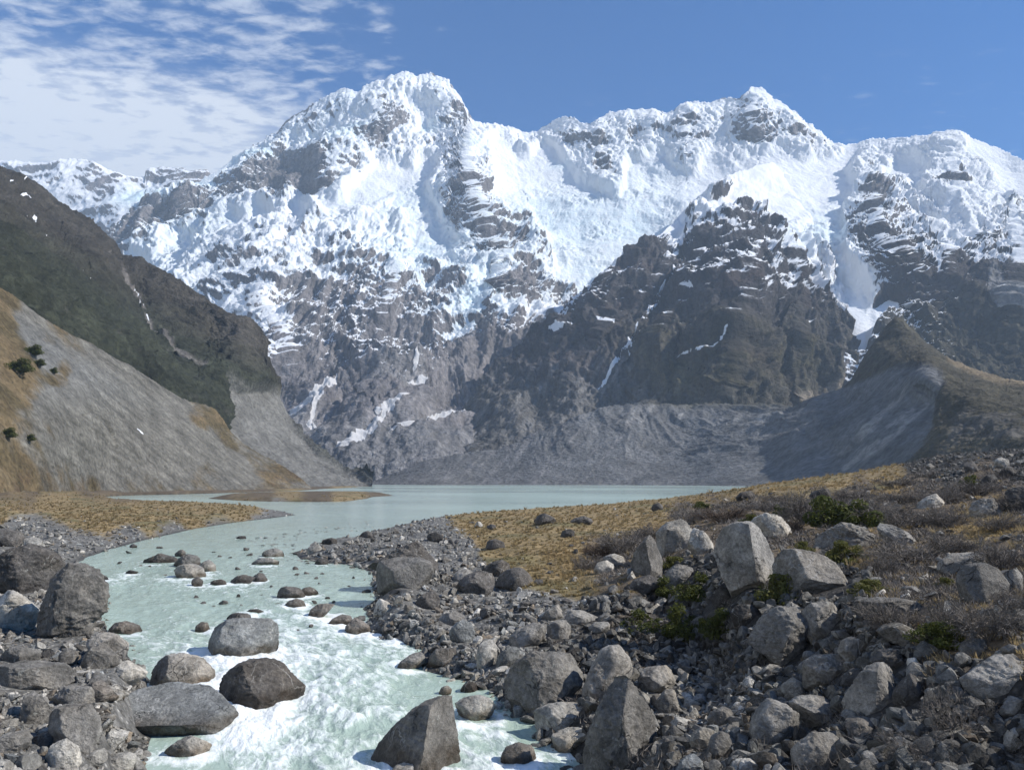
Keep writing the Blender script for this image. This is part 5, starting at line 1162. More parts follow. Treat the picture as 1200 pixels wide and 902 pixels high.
B('lone pale pyramid among the grey shrubs', [(1072,594),(1080,588),(1090,582),(1098,579),(1108,588),(1100,594),(1084,597)], 'pale', 0.8)
B('rugged heap like boulder near the tawny grass patch', [(1131,604),(1140,592),(1150,587),(1162,585),(1174,596),(1179,604),(1164,609),(1142,608)], 'grey', 0.8, rough=0.08)
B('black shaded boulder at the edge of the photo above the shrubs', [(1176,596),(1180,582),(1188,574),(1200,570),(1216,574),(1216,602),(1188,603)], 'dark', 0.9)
B('rounded rock on the skyline rise beside tawny grass', [(946,585),(954,577),(964,573),(975,573),(978,582),(966,588),(952,589)], 'dark', 0.8)
B('pale blocky boulder on the hilltop rubble', [(1165,545),(1168,539),(1174,536),(1182,540),(1183,548),(1172,549)], 'pale', 0.9)
B('dark blocky boulder just below the pale one on the hilltop', [(1171,554),(1176,548),(1183,545),(1190,551),(1188,559),(1176,561)], 'dark', 0.9)
B('rounded dark boulder on the hilltop, lakeward of the pale one', [(1127,551),(1130,543),(1138,539),(1146,545),(1144,554),(1132,555)], 'dark', 0.9)
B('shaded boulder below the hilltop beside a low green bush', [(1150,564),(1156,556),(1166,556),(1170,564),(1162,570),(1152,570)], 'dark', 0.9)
B('dark rock on the skyline by the lake shore, largest there', [(862,583),(868,577),(880,575),(886,580),(880,585),(866,586)], 'dark', 0.8)
B('round dark rock perched on the shore skyline', [(763,596),(766,591),(772,589),(778,592),(778,598),(768,599)], 'dark', 0.9)
B('dark rock group in the tussock grass, biggest', [(624,611),(630,604),(638,602),(648,606),(654,612),(642,615),(628,614)], 'dark', 0.8)
B('dark flat rock in the tussock grass toward the lake', [(668,611),(674,607),(684,605),(693,608),(696,613),(682,615)], 'dark', 0.8)
B('single dark rock in the middle of the tussock grass', [(655,627),(660,622),(668,620),(676,624),(675,630),(662,631)], 'dark', 0.8)
B('dark smooth boulder at the border of gravel and tussock', [(567,640),(572,634),(580,632),(590,635),(592,642),(580,645)], 'dark', 0.8)
B('black boulder on the gravel near the tussock edge', [(498,632),(502,626),(510,623),(519,628),(518,634),(506,636)], 'dark', 0.8)
B('shaded boulder lying first on the gravel bar by the river mouth', [(420,629),(425,624),(431,622),(438,626),(436,630),(426,631)], 'dark', 0.8)
B('small white stone standing in the tussock near the shore', [(556,616),(558,612),(562,610),(566,615),(564,619),(558,619)], 'pale', 0.8)
B('dark stone beside the small white one', [(570,617),(574,614),(580,615),(583,619),(576,621)], 'dark', 0.8)
# ------------------------------------------------------------------ smaller boulders, each a thing of its own
LAND = [('the huge tilted river boulder', 490, 868), ('the tall pointed boulder', 725, 855), ('the broad channel boulder', 640, 805), ('the split block', 472, 668), ('the angular crag', 760, 655), ('the tall split faced boulder', 877, 655), ('the slanting slab', 958, 672), ('the rugged boulder', 918, 750), ('the big sunlit boulder', 1025, 810), ('the lichen spotted boulder', 958, 836), ('the blocky shaded boulder', 908, 850), ('the mossy slab', 1165, 795), ('the big smooth block', 1155, 688), ('the jagged outcrop', 995, 632), ('the pale pyramid', 1090, 588), ('the rugged heap boulder', 1155, 598), ('the hilltop pale boulder', 1174, 543), ('the flat shrub topped rock', 1040, 715), ('the long sunlit rock', 790, 630), ('the broad dark boulder', 602, 680), ('the rounded bluish boulder', 541, 741), ('the low grey boulder', 620, 746), ('the upright leaning boulder', 712, 792), ('the lone tussock rock', 665, 626), ('the gravel bar boulder', 429, 627), ('the black gravel boulder', 508, 629), ('the skyline shore rock', 874, 580),
        ('the long flat slab', 205, 840), ('the cracked grey boulder', 85, 710), ('the flat bank slab', 30, 795), ('the big leaning block', 85, 855), ('the huge dark boulder', 25, 670), ('the rubble fan stone', 846, 840), ('the striped slab', 482, 775), ('the pyramid rock', 418, 736), ('the wet dark river rock', 340, 695), ('the upper bar rock', 318, 648), ('the long dark boulder', 1010, 854)]
LANDW = {}
for nm, a, b in LAND:
    k = min(range(len(ROCKS)), key=lambda i: (ROCKS[i][0] - a) ** 2 + (ROCKS[i][1] - b) ** 2)
    LANDW[nm] = (a, b)
rs = np.random.RandomState(77)
PROTO = []
for i in range(18):
    v, f = rock_shape(100 + i, 4, ncut=9 + i % 5, rough=0.09)
    v = v * np.array((1.0, rs.uniform(0.7, 1.0), rs.uniform(0.55, 0.95)))
    PROTO.append([mesh_from('rock', v, f, M_ROCK[t_], True, {'wet': np.zeros(len(v))}) for t_ in ('grey', 'dark', 'pale')])
AREAS = [([(430, 690), (520, 660), (620, 690), (700, 690), (790, 690), (860, 720), (900, 790), (860, 820), (760, 830), (690, 800), (600, 770), (500, 770), (440, 735)], 48, (11, 32)),
         ([(770, 820), (880, 800), (900, 900), (770, 900)], 14, (14, 34)),
         ([(880, 780), (1000, 740), (1120, 730), (1200, 760), (1200, 900), (900, 900)], 44, (18, 56)),
         ([(850, 660), (1000, 640), (1190, 640), (1190, 730), (1000, 740), (900, 700)], 22, (9, 28)),
         ([(1060, 545), (1110, 532), (1200, 528), (1200, 575), (1100, 570)], 30, (6, 16)),
         ([(760, 596), (880, 572), (1040, 560), (1180, 580), (1180, 640), (900, 640), (780, 640)], 22, (5, 14)),
         ([(0, 760), (100, 750), (160, 800), (140, 840), (110, 900), (0, 900)], 26, (12, 30)),
         ([(330, 646), (420, 626), (520, 612), (560, 640), (540, 680), (440, 660)], 26, (6, 14)),
         ([(0, 612), (60, 608), (80, 640), (60, 660), (0, 640)], 5, (6, 12)),
         ([(560, 640), (760, 640), (740, 690), (620, 690)], 8, (7, 16)),
         ([(540, 604), (760, 592), (880, 574), (880, 600), (700, 640), (560, 640)], 16, (4, 11)),
         ([(130, 640), (420, 640), (440, 740), (330, 740), (140, 680)], 40, (5, 14))]
new = []
for poly, cnt, (lo, hi) in AREAS:
    xs = [q[0] for q in poly]; ys = [q[1] for q in poly]; tries = 0; made = 0
    while made < cnt and tries < 900:
        tries += 1
        a, b = rs.uniform(min(xs), max(xs)), rs.uniform(min(ys), max(ys))
        if not in_poly(np.array(a), np.array(b), poly): continue
        w = lo + (hi - lo) * rs.beta(1.1, 2.4)
        if any(x0 - w * 0.35 < a < x1 + w * 0.35 and y0 - w * 0.3 < b < y1 + w * 0.3 for x0, x1, y0, y1 in OCC): continue
        if any(math.hypot(a - q[0], (b - q[1]) * 1.3) < (w + q[2]) * 0.52 for q in new): continue
        x, y, z = hit(a, b + w * 0.25)
        sd = float(shore(np.array([x]), np.array([y]))[0])
        if sd < -0.25 and hi > 14 and made > cnt * 0.15 and w > 14: continue
        new.append((a, b, w, x, y, z, sd)); made += 1
DIRS = ('on the lake side of', 'on the bridge side of', 'on the west side of', 'on the east side of')
ORD = ('first', 'second', 'third', 'fourth', 'fifth', 'sixth', 'seventh', 'eighth', 'ninth', 'tenth')
bins = {}
for i, (a, b, w, x, y, z, sd) in enumerate(new):
    nm, la, lb = min(LAND, key=lambda q: math.hypot(q[1] - a, (q[2] - b) * 1.5))
    dxp, dyp = a - la, (b - lb) * 1.5
    d = (0 if dyp < 0 else 1) if abs(dyp) > abs(dxp) else (2 if dxp < 0 else 3)
    tone = rs.choice([0, 0, 0, 1, 1, 2])
    if sd < 0.2: tone = 1
    mpp = y / FPX
    rad = w * mpp / 2
    bins.setdefault((nm, d), []).append((math.hypot(dxp, dyp), i, tone, rad))
for (nm, d), lst in bins.items():
    lst.sort()
    for o_, (dist, i, tone, rad) in enumerate(lst):
        a, b, w, x, y, z, sd = new[i]
        me = PROTO[rs.randint(len(PROTO))][tone]
        size = 'small' if rad < 0.4 else 'medium sized' if rad < 0.85 else 'large'
        tn = ('grey', 'dark', 'pale')[tone]
        lab = f"{size} {tn} rock, {ORD[min(o_, 9)]} loose one {DIRS[d]} {nm}"
        o = link('rock', me, lab, 'rock', 'loose rocks on the river banks')
        o.location = (x, y + rad * 0.4, z + rad * 0.22)
        o.scale = (rad * rs.uniform(0.95, 1.25), rad * rs.uniform(0.9, 1.2), rad * rs.uniform(0.75, 1.05))
        o.rotation_euler = (rs.uniform(-0.35, 0.35), rs.uniform(-0.35, 0.35), rs.uniform(0, 6.28))
        OCC.append((a - w / 2, a + w / 2, b - w / 2, b + w / 2))

# ------------------------------------------------------------------ stones nobody could count
px_g, py_g = to_px(gp)
dens = np.clip(zt['G'] * 1.0 + zt['R'] * 0.72 + zt['S'] * 0.10 + zt['T'] * 0.02, 0, 1) / np.maximum(tot, 1)
dens = dens * (px_g > -220) * (px_g < 1430) * (py_g < 985) * (GY < 330)
dens = dens * np.where(SD > 0, 1, np.where(SD > -0.02 * GY, 0.25, 0))
bar = in_poly(px_g, py_g, [(285, 652), (330, 640), (380, 632), (430, 622), (440, 640), (432, 668), (380, 666), (330, 662)])
dens = np.where(bar & (SD < 0.2), 0.9 * sstep(fbm(gp, 4.0, 2, seed=19), -0.25, 0.15), dens)
hollow = np.exp(-(((px_g - 800) / 62) ** 2 + ((py_g - 725) / 48) ** 2))
dens = dens * (1 - 0.75 * hollow) * (0.35 + 0.65 * sstep(fbm(gp, 3.0, 2, seed=9), -0.35, 0.2))
# even in the picture: weight by each vertex's share of the view
cell = np.abs(np.gradient(py_g, axis=0) * np.gradient(px_g, axis=1))
pw = (dens * np.clip(cell, 0, 6)).ravel(); pw /= pw.sum()
NST = 34000
idx = rs.choice(len(pw), NST, p=pw)
sx, sy = GX.ravel()[idx], GY.ravel()[idx]
sx = sx + rs.normal(size=NST) * 0.004 * sy; sy = sy + rs.normal(size=NST) * 0.006 * sy
sz = zland(sx, sy)
zg = (zt['R'] / np.maximum(tot, 1e-3)).ravel()[idx]
rad = np.exp(rs.normal(size=NST) * 0.62) * (0.15 + 0.13 * zg) * np.interp(sy, [35, 80, 130], [1, 1.55, 1.8])
inb = bar.ravel()[idx] & (SD.ravel()[idx] < 0.2)
rad = np.where(inb, rad * 1.3 + 0.12, rad)
sz = np.where(inb, np.maximum(sz, zwater(sy) - 0.05), sz)
rad = np.clip(rad, 0.0011 * sy, 0.5)
# none piled in front of a boulder that shows
spx, spy = to_px(np.stack([sx, sy, sz + rad * 0.5], -1))
hide = np.zeros(NST, bool)
for (x0, x1, y0, y1), (cx, cy, w, (bx, by), lab) in zip(OCC, ROCKS):
    e = ((spx - (x0 + x1) / 2) / (0.5 * (x1 - x0) + 0.5 * rad / sy * FPX)) ** 2 + ((spy - (y0 + y1) / 2 + 0.06 * (y1 - y0)) / (0.46 * (y1 - y0) + 0.3 * rad / sy * FPX)) ** 2
    hide |= (e < 1) & (sy < by + 0.2 * w * by / FPX)
kp = np.nonzero(~hide)[0]
bl = {}
for s_ in (2, 3):
    bl[s_] = []
    for i in range(14):
        v, f = rock_shape(300 + i, s_, ncut=11, rough=0.04, lo=0.30, hi=0.72)
        bl[s_].append((v * np.array((1.0, rs.uniform(0.6, 0.95), rs.uniform(0.45, 0.85))), f))
VS, FSs, TS = [], [], []
off = 0
tones = np.array([(0.245, 0.235, 0.21), (0.175, 0.167, 0.152), (0.105, 0.098, 0.088), (0.38, 0.365, 0.33), (0.18, 0.15, 0.115), (0.21, 0.215, 0.205)])
tp = np.array([0.34, 0.22, 0.12, 0.17, 0.08, 0.07])
for j in kp:
    lod = 3 if rad[j] / sy[j] * FPX > 7 else 2
    v, f = bl[lod][j % 14]
    q = rs.normal(size=4); q /= np.linalg.norm(q)
    if rs.rand() < 0.75: q = np.array([q[0], q[1] * 0.3, q[2] * 0.3, q[3]]); q /= np.linalg.norm(q)
    w_, x_, y_, z_ = q
    M = np.array([[1 - 2 * (y_*y_ + z_*z_), 2 * (x_*y_ - z_*w_), 2 * (x_*z_ + y_*w_)], [2 * (x_*y_ + z_*w_), 1 - 2 * (x_*x_ + z_*z_), 2 * (y_*z_ - x_*w_)], [2 * (x_*z_ - y_*w_), 2 * (y_*z_ + x_*w_), 1 - 2 * (x_*x_ + y_*y_)]])
    flat = np.array((1.15, 1.15, 0.42)) if inb[j] else np.ones(3)
    VS.append((v * rad[j]) @ M.T * flat + np.array((sx[j], sy[j], sz[j] + rad[j] * (0.08 if inb[j] else rs.uniform(0.0, 0.4)))))
    FSs.append(f + off); off += len(v)
    t_ = tones[rs.choice(6, p=tp)] * rs.uniform(0.75, 1.2) * (1 - 0.50 * zg[j]) * (0.72 if inb[j] else 1.0)  # rubble zone stones tinted darker, deepening the shade of the bank
    TS.append(np.repeat(t_[None], len(v), 0))
co = np.concatenate(VS)
tt = np.concatenate(TS)
link('gravel', mesh_from('gravel', co, np.concatenate(FSs), M_STONE, False, None, {'tint': tt}), 'countless grey river stones covering the banks', 'gravel', kind='stuff')
del VS, FSs, TS

# ------------------------------------------------------------------ the water sheet, white where it breaks on the rocks
for cx, cy, w, (bx, by), lab in ROCKS:
    d = float(shore(np.array([bx]), np.array([by]))[0])
    if d < 0.3 and w > 6:
        rad_ = w * by / FPX / 2
        fs0, ft0 = flow(np.array([bx]), np.array([by]))
        dxx, dyy = WX - bx, WY - by
        near = (np.abs(dxx) < 8 * rad_ + 3) & (np.abs(dyy) < 8 * rad_ + 3)
        ds = FS[near] - fs0; dt = np.hypot(dxx[near], dyy[near])
        ring = np.exp(-((dt - rad_ * 0.95) / (0.35 * rad_ + 0.25)) ** 2) * 0.30
        side = np.abs(FT[near] - ft0)
        wake = np.exp(-(side / (0.9 * rad_ + 0.2)) ** 2) * sstep(ds, 0.3 * rad_, 1.2 * rad_) * np.exp(-np.clip(ds, 0, None) / (4.5 * rad_ + 1.0)) * 0.36
        FMASK[near] += (ring + wake) * np.clip(0.35 + FO[near] * 1.2, 0.35, 1.0)
keep = (WS < np.clip(0.03 * WY, 0.8, 8))
keep = keep[:-1, :-1] | keep[1:, 1:] | keep[:-1, 1:] | keep[1:, :-1]
wf = grid_faces(*WX.shape)[keep.ravel()]
used = np.unique(wf); remap = np.full(WX.size, -1); remap[used] = np.arange(len(used))
wco = np.stack([WX, WY, WZ], -1).reshape(-1, 3)[used]
n = NT('water')
f0 = n.attr('foam')
uv = n.t.nodes.new('ShaderNodeCombineXYZ'); n.put(n.math('MULTIPLY', n.attr('fs'), 0.5), uv.inputs[0]); n.put(n.attr('ft'), uv.inputs[1])
fv = uv.outputs[0]
a = n.noise(fv, 1.3, 6, 0.66, 1.2); b = n.noise(fv, 5.0, 4, 0.65, 0.6); c = n.noise(n.map(n.pos(), (0.6, 0.6, 1.0)), 0.006, 3, 0.5)
lace = n.voro(n.map(fv, (1.0, 1.0, 1.0)), 2.6, 'SMOOTH_F1')
m = n.math('ADD', f0, n.math('ADD', n.math('MULTIPLY', n.math('SUBTRACT', a, 0.5), 0.95), n.math('MULTIPLY', n.math('SUBTRACT', b, 0.5), 0.55)))
m = n.math('ADD', m, n.math('MULTIPLY', n.math('SUBTRACT', lace, 0.42), 0.22))
fm = n.math('MULTIPLY', n.step(m, 0.52, 1.0), n.step(f0, 0.06, 0.26))
milk = n.mix(n.step(c, 0.2, 0.8), (0.44, 0.55, 0.475), (0.49, 0.60, 0.525))
milk = n.mix(n.step(f0, 0.05, 0.5), milk, (0.345, 0.435, 0.365))
n.put(n.mix(fm, milk, (0.80, 0.83, 0.81)), n.b.inputs['Base Color'])
n.put(n.math('ADD', n.step(fm, 0.0, 0.6, 0.10, 0.6), n.step(c, 0.3, 0.7, 0.0, 0.14)), n.b.inputs['Roughness'])
n.b.inputs['Specular IOR Level'].default_value = 0.22
lv = n.attr('lively')
rip = n.noise(n.map(n.pos(), (0.8, 1.5, 1.0)), 1.6, 4, 0.6)
hgt = n.math('ADD', n.math('MULTIPLY', rip, n.math('ADD', 0.12, n.math('MULTIPLY', lv, 0.25))), n.math('MULTIPLY', n.math('ADD', a, n.math('MULTIPLY', b, 0.5)), lv))
n.put(n.bump(hgt, 0.7, 0.28), n.b.inputs['Normal'])
lively = np.clip(FO * 1.4, 0, 1)
link('river', mesh_from('river', wco, remap[wf], n.m, True, {'foam': FMASK.ravel()[used], 'fs': FS.ravel()[used], 'ft': FT.ravel()[used], 'lively': lively.ravel()[used]}), kind='structure')
# ------------------------------------------------------------------ plants
def lit_through(n, col, f):
    tr = n.t.nodes.new('ShaderNodeBsdfTranslucent'); n.put(col, tr.inputs['Color'])
    mx = n.t.nodes.new('ShaderNodeMixShader'); mx.inputs[0].default_value = f
    n.t.links.new(n.b.outputs[0], mx.inputs[1]); n.t.links.new(tr.outputs[0], mx.inputs[2])
    n.t.links.new(mx.outputs[0], n.out.inputs['Surface'])
def leaf_material(name, c1, c2, transl=0.0):
    n = NT(name)
    a = n.attr('tone')
    n.put(n.mix(a, c1, c2), n.b.inputs['Base Color'])
    n.b.inputs['Roughness'].default_value = 0.7
    n.b.inputs['Specular IOR Level'].default_value = 0.2
    if transl: lit_through(n, n.mix(a, c1, c2), transl)
    return n.m
M_LEAF = leaf_material('dark_leaf', (0.032, 0.042, 0.010), (0.125, 0.135, 0.032), 0.35)
M_LEAF2 = leaf_material('yellow_green_leaf', (0.06, 0.068, 0.018), (0.18, 0.17, 0.05), 0.35)
M_TWIG = leaf_material('grey_twig', (0.085, 0.073, 0.062), (0.235, 0.208, 0.178))
M_TWIG2 = leaf_material('brown_twig', (0.055, 0.040, 0.030), (0.16, 0.115, 0.08))
M_STEM = leaf_material('stem', (0.06, 0.05, 0.04), (0.06, 0.05, 0.04))
def foliage(seed, nleaf, size, mat, flat=1.0):
    """leaf sized faces in clumps through the volume of a low bush, unit radius, standing on z = 0"""
    r = np.random.RandomState(seed)
    nc = 34
    cen = r.normal(size=(nc, 3)); cen /= np.linalg.norm(cen, axis=1)[:, None]
    cen *= r.uniform(0.35, 0.92, nc)[:, None]; cen[:, 2] = np.abs(cen[:, 2]) * flat
    cr = r.uniform(0.16, 0.34, nc)
    k = r.randint(nc, size=nleaf)
    d = r.normal(size=(nleaf, 3)); d /= np.linalg.norm(d, axis=1)[:, None]
    p = cen[k] + d * (cr[k] * r.uniform(0.5, 1.0, nleaf) ** 0.5)[:, None] * np.array((1, 1, 0.8))
    p[:, 2] = np.maximum(p[:, 2], 0.0)
    nn = d + r.normal(size=(nleaf, 3)) * 0.7; nn /= np.linalg.norm(nn, axis=1)[:, None]
    t = np.cross(nn, r.normal(size=(nleaf, 3))); t /= np.linalg.norm(t, axis=1)[:, None] + 1e-9
    b = np.cross(nn, t)
    s = size * r.uniform(0.6, 1.3, nleaf)[:, None]
    q = np.stack([p - t * s, p + b * s * 0.5, p + t * s, p - b * s * 0.5], 1).reshape(-1, 3)
    tone = np.clip(r.uniform(0, 0.6, nleaf) + 0.4 * (r.uniform(0, 1, nc)[k]), 0, 1)
    return mesh_from('foliage', q, np.arange(nleaf * 4).reshape(-1, 4), mat, False, {'tone': np.repeat(tone, 4)})
def twigs(seed, nst, mat, width=0.010, flat=0.8):
    """a leafless thorny shrub: stems forking into ever finer twigs, unit radius"""
    r = np.random.RandomState(seed)
    segs = []
    def grow(p, d, L, w, lev, tone):
        d = d / np.linalg.norm(d)
        m = p + d * L * 0.5 + r.normal(size=3) * L * 0.06
        e = m + (d + r.normal(size=3) * 0.22) * L * 0.5
        segs.append((p, m, w, w * 0.85, tone)); segs.append((m, e, w * 0.85, w * 0.6, tone))
        if lev <= 0: return
        for _ in range(r.randint(3, 5)):
            t = r.uniform(0.3, 1.0)
            o = p + (e - p) * t
            dd = d + r.normal(size=3) * 0.75; dd[2] = dd[2] * 0.8 + 0.12
            grow(o, dd, L * r.uniform(0.45, 0.75), w * 0.6, lev - 1, np.clip(tone + r.uniform(-0.15, 0.25), 0, 1))
    for i in range(nst):
        an = r.uniform(0, 6.28); rr = 0.35 * r.rand() ** 0.5
        d = np.array((math.cos(an) * r.uniform(0.2, 1.0), math.sin(an) * r.uniform(0.2, 1.0), r.uniform(0.45, 1.0) * flat))
        grow(np.array((math.cos(an) * rr, math.sin(an) * rr, 0.0)), d, r.uniform(0.42, 0.62), width, 3, r.uniform(0.1, 0.5))
    A = np.array([s[0] for s in segs]); E = np.array([s[1] for s in segs]); w0 = np.array([s[2] for s in segs]); w1 = np.array([s[3] for s in segs]); tn = np.array([s[4] for s in segs])
    d = E - A
    u = np.cross(d, r.normal(size=d.shape)); u /= np.linalg.norm(u, axis=1)[:, None] + 1e-9
    v = np.cross(d, u); v /= np.linalg.norm(v, axis=1)[:, None] + 1e-9
    ring = [u, -0.5 * u + 0.87 * v, -0.5 * u - 0.87 * v]
    P0 = np.stack([A + k * w0[:, None] for k in ring], 1); P1 = np.stack([E + k * w1[:, None] for k in ring], 1)
    q = np.concatenate([P0, P1], 1).reshape(-1, 3)
    b = np.arange(len(segs))[:, None, None] * 6
    f = (b + np.array([[0, 1, 4, 3], [1, 2, 5, 4], [2, 0, 3, 5]])[None]).reshape(-1, 4)
    return mesh_from('twigs', q, f, mat, False, {'tone': np.repeat(tn, 6)})
FOL = [foliage(1, 6500, 0.055, M_LEAF), foliage(2, 4200, 0.055, M_LEAF2), foliage(3, 3800, 0.06, M_LEAF)]
STEMS = twigs(9, 10, M_STEM, 0.016)
TW = [twigs(21 + i, 44, M_TWIG if i != 2 else M_TWIG2, 0.017) for i in range(4)]
def place(px_, py_):
    x, y, z = hit(px_, py_)
    return x, y, z
def green(label, px_, pyb, w, h, kind, group='green bushes on the east bank', sx=1.0):
    x, y, z = place(px_, pyb)
    m = y / FPX
    o = link('bush', None, label, 'bush', group)
    o.location = (x, y + w * m * 0.35, z - 0.05)
    o.rotation_euler = (0, 0, (px_ * 1.7) % 6.28)
    f = link('foliage', FOL[kind], parent=o); s = link('stem', STEMS, parent=o)
    rx = w * m / 2 / 0.95; rz = h * m * 1.15
    f.scale = (rx, rx, rz); s.scale = (rx * 0.8, rx * 0.8, rz * 0.7)
    return o
def grey(label, px_, pyb, w, h, kind, group='bare grey shrubs on the east bank'):
    x, y, z = place(px_, pyb)
    m = y / FPX
    o = link('shrub', TW[kind], label, 'shrub', group)
    o.location = (x, y + w * m * 0.3, z - 0.06)
    o.rotation_euler = (0, 0, (px_ * 2.3) % 6.28)
    rx = w * m / 2 / 0.9; rz = h * m * 1.35
    o.scale = (rx, rx, rz)
    return o
green('large dark green bush among grey shrubs, biggest of the bank', 1003, 618, 84, 34, 0)
green('smaller bright green lobe at the lakeward edge of the large bush', 970, 612, 36, 22, 1)
green('round green bush below the jagged outcrop', 998, 660, 54, 26, 1)
green('low mossy green mound below the round bush', 1030, 698, 52, 18, 1)
green('yellow green bush under the slanting slab', 925, 708, 70, 34, 1)
green('little green cushion behind the tall split faced boulder', 884, 614, 30, 12, 1)
green('dark little bush behind the pale sloping boulder', 922, 606, 26, 14, 0)
green('green cushion between the angular crag and the long sunlit rock', 792, 668, 40, 16, 1)
green('dark green creeping bush under the grey shrubs by the mossy slab', 1122, 758, 78, 26, 0)
green('tiny green tuft by the pale sloping boulder', 945, 648, 26, 14, 1)
green('dark bush deep in the shaded hollow', 812, 752, 60, 34, 2)
green('dark bush at the foot of the shaded hollow wall', 850, 748, 56, 28, 2)
green('low green bush beside the shaded hilltop boulder', 1142, 570, 22, 13, 0)
green('small green bush on the tawny rise', 825, 596, 26, 8, 0)
green('small green tuft beside the big smooth block', 1113, 690, 26, 14, 1)
green('shaded bush between the crag and the tall split faced boulder', 822, 702, 50, 24, 2)
green('shaded creeping bush on the hollow floor beside the bright capped stone', 756, 742, 56, 20, 2)
green('green bush under the shaded blocky boulder pair', 790, 700, 40, 20, 2)
G = [(950, 612, 62, 34), (1042, 612, 70, 26), (1085, 620, 74, 26), (1120, 618, 50, 22), (1075, 663, 92, 30), (1125, 648, 60, 26), (1182, 668, 60, 30), (1155, 580, 60, 18), (1060, 590, 60, 16), (1110, 590, 56, 18), (1178, 622, 50, 20), (900, 600, 50, 14), (850, 612, 66, 18), (815, 612, 46, 14), (880, 628, 40, 14), (735, 648, 60, 22), (705, 655, 52, 18), (765, 632, 44, 18), (690, 668, 40, 16), (1062, 742, 76, 34), (1175, 752, 90, 46), (1130, 740, 60, 30), (1135, 868, 74, 50), (1088, 902, 74, 40), (1040, 672, 46, 20), (1010, 585, 50, 12), (930, 625, 36, 16), (1195, 600, 46, 22), (1060, 570, 46, 10), (985, 596, 36, 12), (1195, 715, 46, 24), (920, 588, 46, 9)]
WHERE = ['behind the pale sloping boulder', 'behind the striped outcrop', 'beside the lone pale pyramid, downhill', 'between the pale pyramid and the rugged heap boulder', 'lakeward of the flat cap rock, broad and low', 'above the flat cap rock', 'uphill of the big smooth block', 'below the hilltop rubble', 'on the lakeward slope of the hilltop', 'below the hilltop, beside the pale pyramid', 'on the tawny grass patch', 'on the tawny rise by the skyline', 'behind the long sunlit rock, broad', 'lakeward of the long sunlit rock', 'behind the tall split faced boulder', 'above the angular crag, by the tussock grass', 'above the twin pale stones', 'beside the angular crag on the grass side', 'uphill of the shaded hollow rim', 'growing on the wide flat rock', 'large and dense above the mossy slab', 'under the big smooth block', 'round and pale, lowest but one by the photo border', 'lowest of all at the photo base', 'above the low mossy mound', 'uphill of the large green bush', 'touching the pale sloping boulder, small and brown', 'under the black shaded boulder', 'highest on the lakeward hilltop slope', 'lakeward of the large green bush', 'at the border beside the companion stone', 'beside the rounded skyline rock']
for i, ((a, b, w, h), wh) in enumerate(zip(G, WHERE)):
    brown = i in (26, 16, 12)
    grey(('leafless brown shrub ' if brown else 'leafless grey shrub ') + wh, a, b, w, h, 2 if brown else (0, 1, 3)[i % 3])
# dark scrub on the scree and the flat below it
def on_slope(px_, py_, D):
    q = P(px_, py_, D); return q
_scr = TPS([(q[0] / 100, q[1] / 100) for q in SKY_SCR + CT_SCR if len(q) > 2], [math.log(q[2]) for q in SKY_SCR + CT_SCR if len(q) > 2], 4e-2)
for a, b, w, h, wh in [(38, 415, 26, 12, 'on the tawny upper scree, higher of the pair'), (20, 435, 40, 16, 'on the tawny upper scree, larger of the pair'), (45, 428, 18, 8, 'just beside the larger pair on the scree'), (62, 437, 12, 7, 'at the tip of the tawny scree patch'), (8, 512, 24, 12, 'low on the tawny foot of the scree'), (34, 516, 16, 8, 'on the foot of the scree beside the tawny strip')]:
    D_ = float(np.exp(_scr(np.array([a / 100]), np.array([b / 100])))[0])
    q = P(a, b, D_ - 0.5)
    o = link('bush', None, 'small dark bush ' + wh, 'bush', 'dark bushes on the scree')
    o.location = tuple(float(v_) for v_ in q)
    f_ = link('foliage', FOL[0], parent=o); m_ = D_ / FPX
    f_.scale = (w * m_ / 2, w * m_ / 2, h * m_)

# ------------------------------------------------------------------ tussock grass: one mass of blades
gw = (zt['T'] + 0.16 * zt['S']) / np.maximum(tot, 1) * (SD > 0.3) * (px_g > -200) * (px_g < 1400) * (GY < 520)
gw = gw * (0.25 + 0.75 * sstep(g2 + 0.7 * g1, -0.1, 0.25))
pw = (gw * np.clip(cell, 0, 4)).ravel(); pw /= pw.sum()
NT_ = 15000
idx = rs.choice(len(pw), NT_, p=pw)
tx, ty = GX.ravel()[idx], GY.ravel()[idx]
tx = tx + rs.normal(size=NT_) * 0.004 * ty; ty = ty + rs.normal(size=NT_) * 0.006 * ty
tz = zland(tx, ty, rough=True)
NB = 16
an = rs.uniform(0, 6.28, (NT_, NB)); lean = rs.uniform(0.15, 0.75, (NT_, NB))
hgt_ = (np.exp(rs.normal(size=NT_) * 0.45) * (0.22) * np.clip(ty / 120, 0.75, 1.4))[:, None] * rs.uniform(0.6, 1.1, (NT_, NB))
base = np.stack([tx[:, None] + 0.10 * np.cos(an), ty[:, None] + 0.10 * np.sin(an), tz[:, None] - 0.03 + 0 * an], -1)
tip = base + np.stack([np.cos(an) * lean * hgt_ * 1.3, np.sin(an) * lean * hgt_ * 1.3, hgt_], -1)
wd = np.clip(0.0008 * ty, 0.02, 0.14)[:, None]
side = np.stack([-np.sin(an) * wd, np.cos(an) * wd, 0 * an], -1)
q = np.stack([base - side, base + side, tip], 2).reshape(-1, 3)
tone = np.clip(0.75 * g2.ravel()[idx] + 0.62 + rs.normal(size=NT_) * 0.10, 0, 1)
n = NT('dry_grass')
n.put(n.mix(n.attr('tone'), (0.165, 0.138, 0.064), (0.40, 0.300, 0.160)), n.b.inputs['Base Color'])
lit_through(n, n.mix(n.attr('tone'), (0.165, 0.138, 0.064), (0.40, 0.300, 0.160)), 0.45)
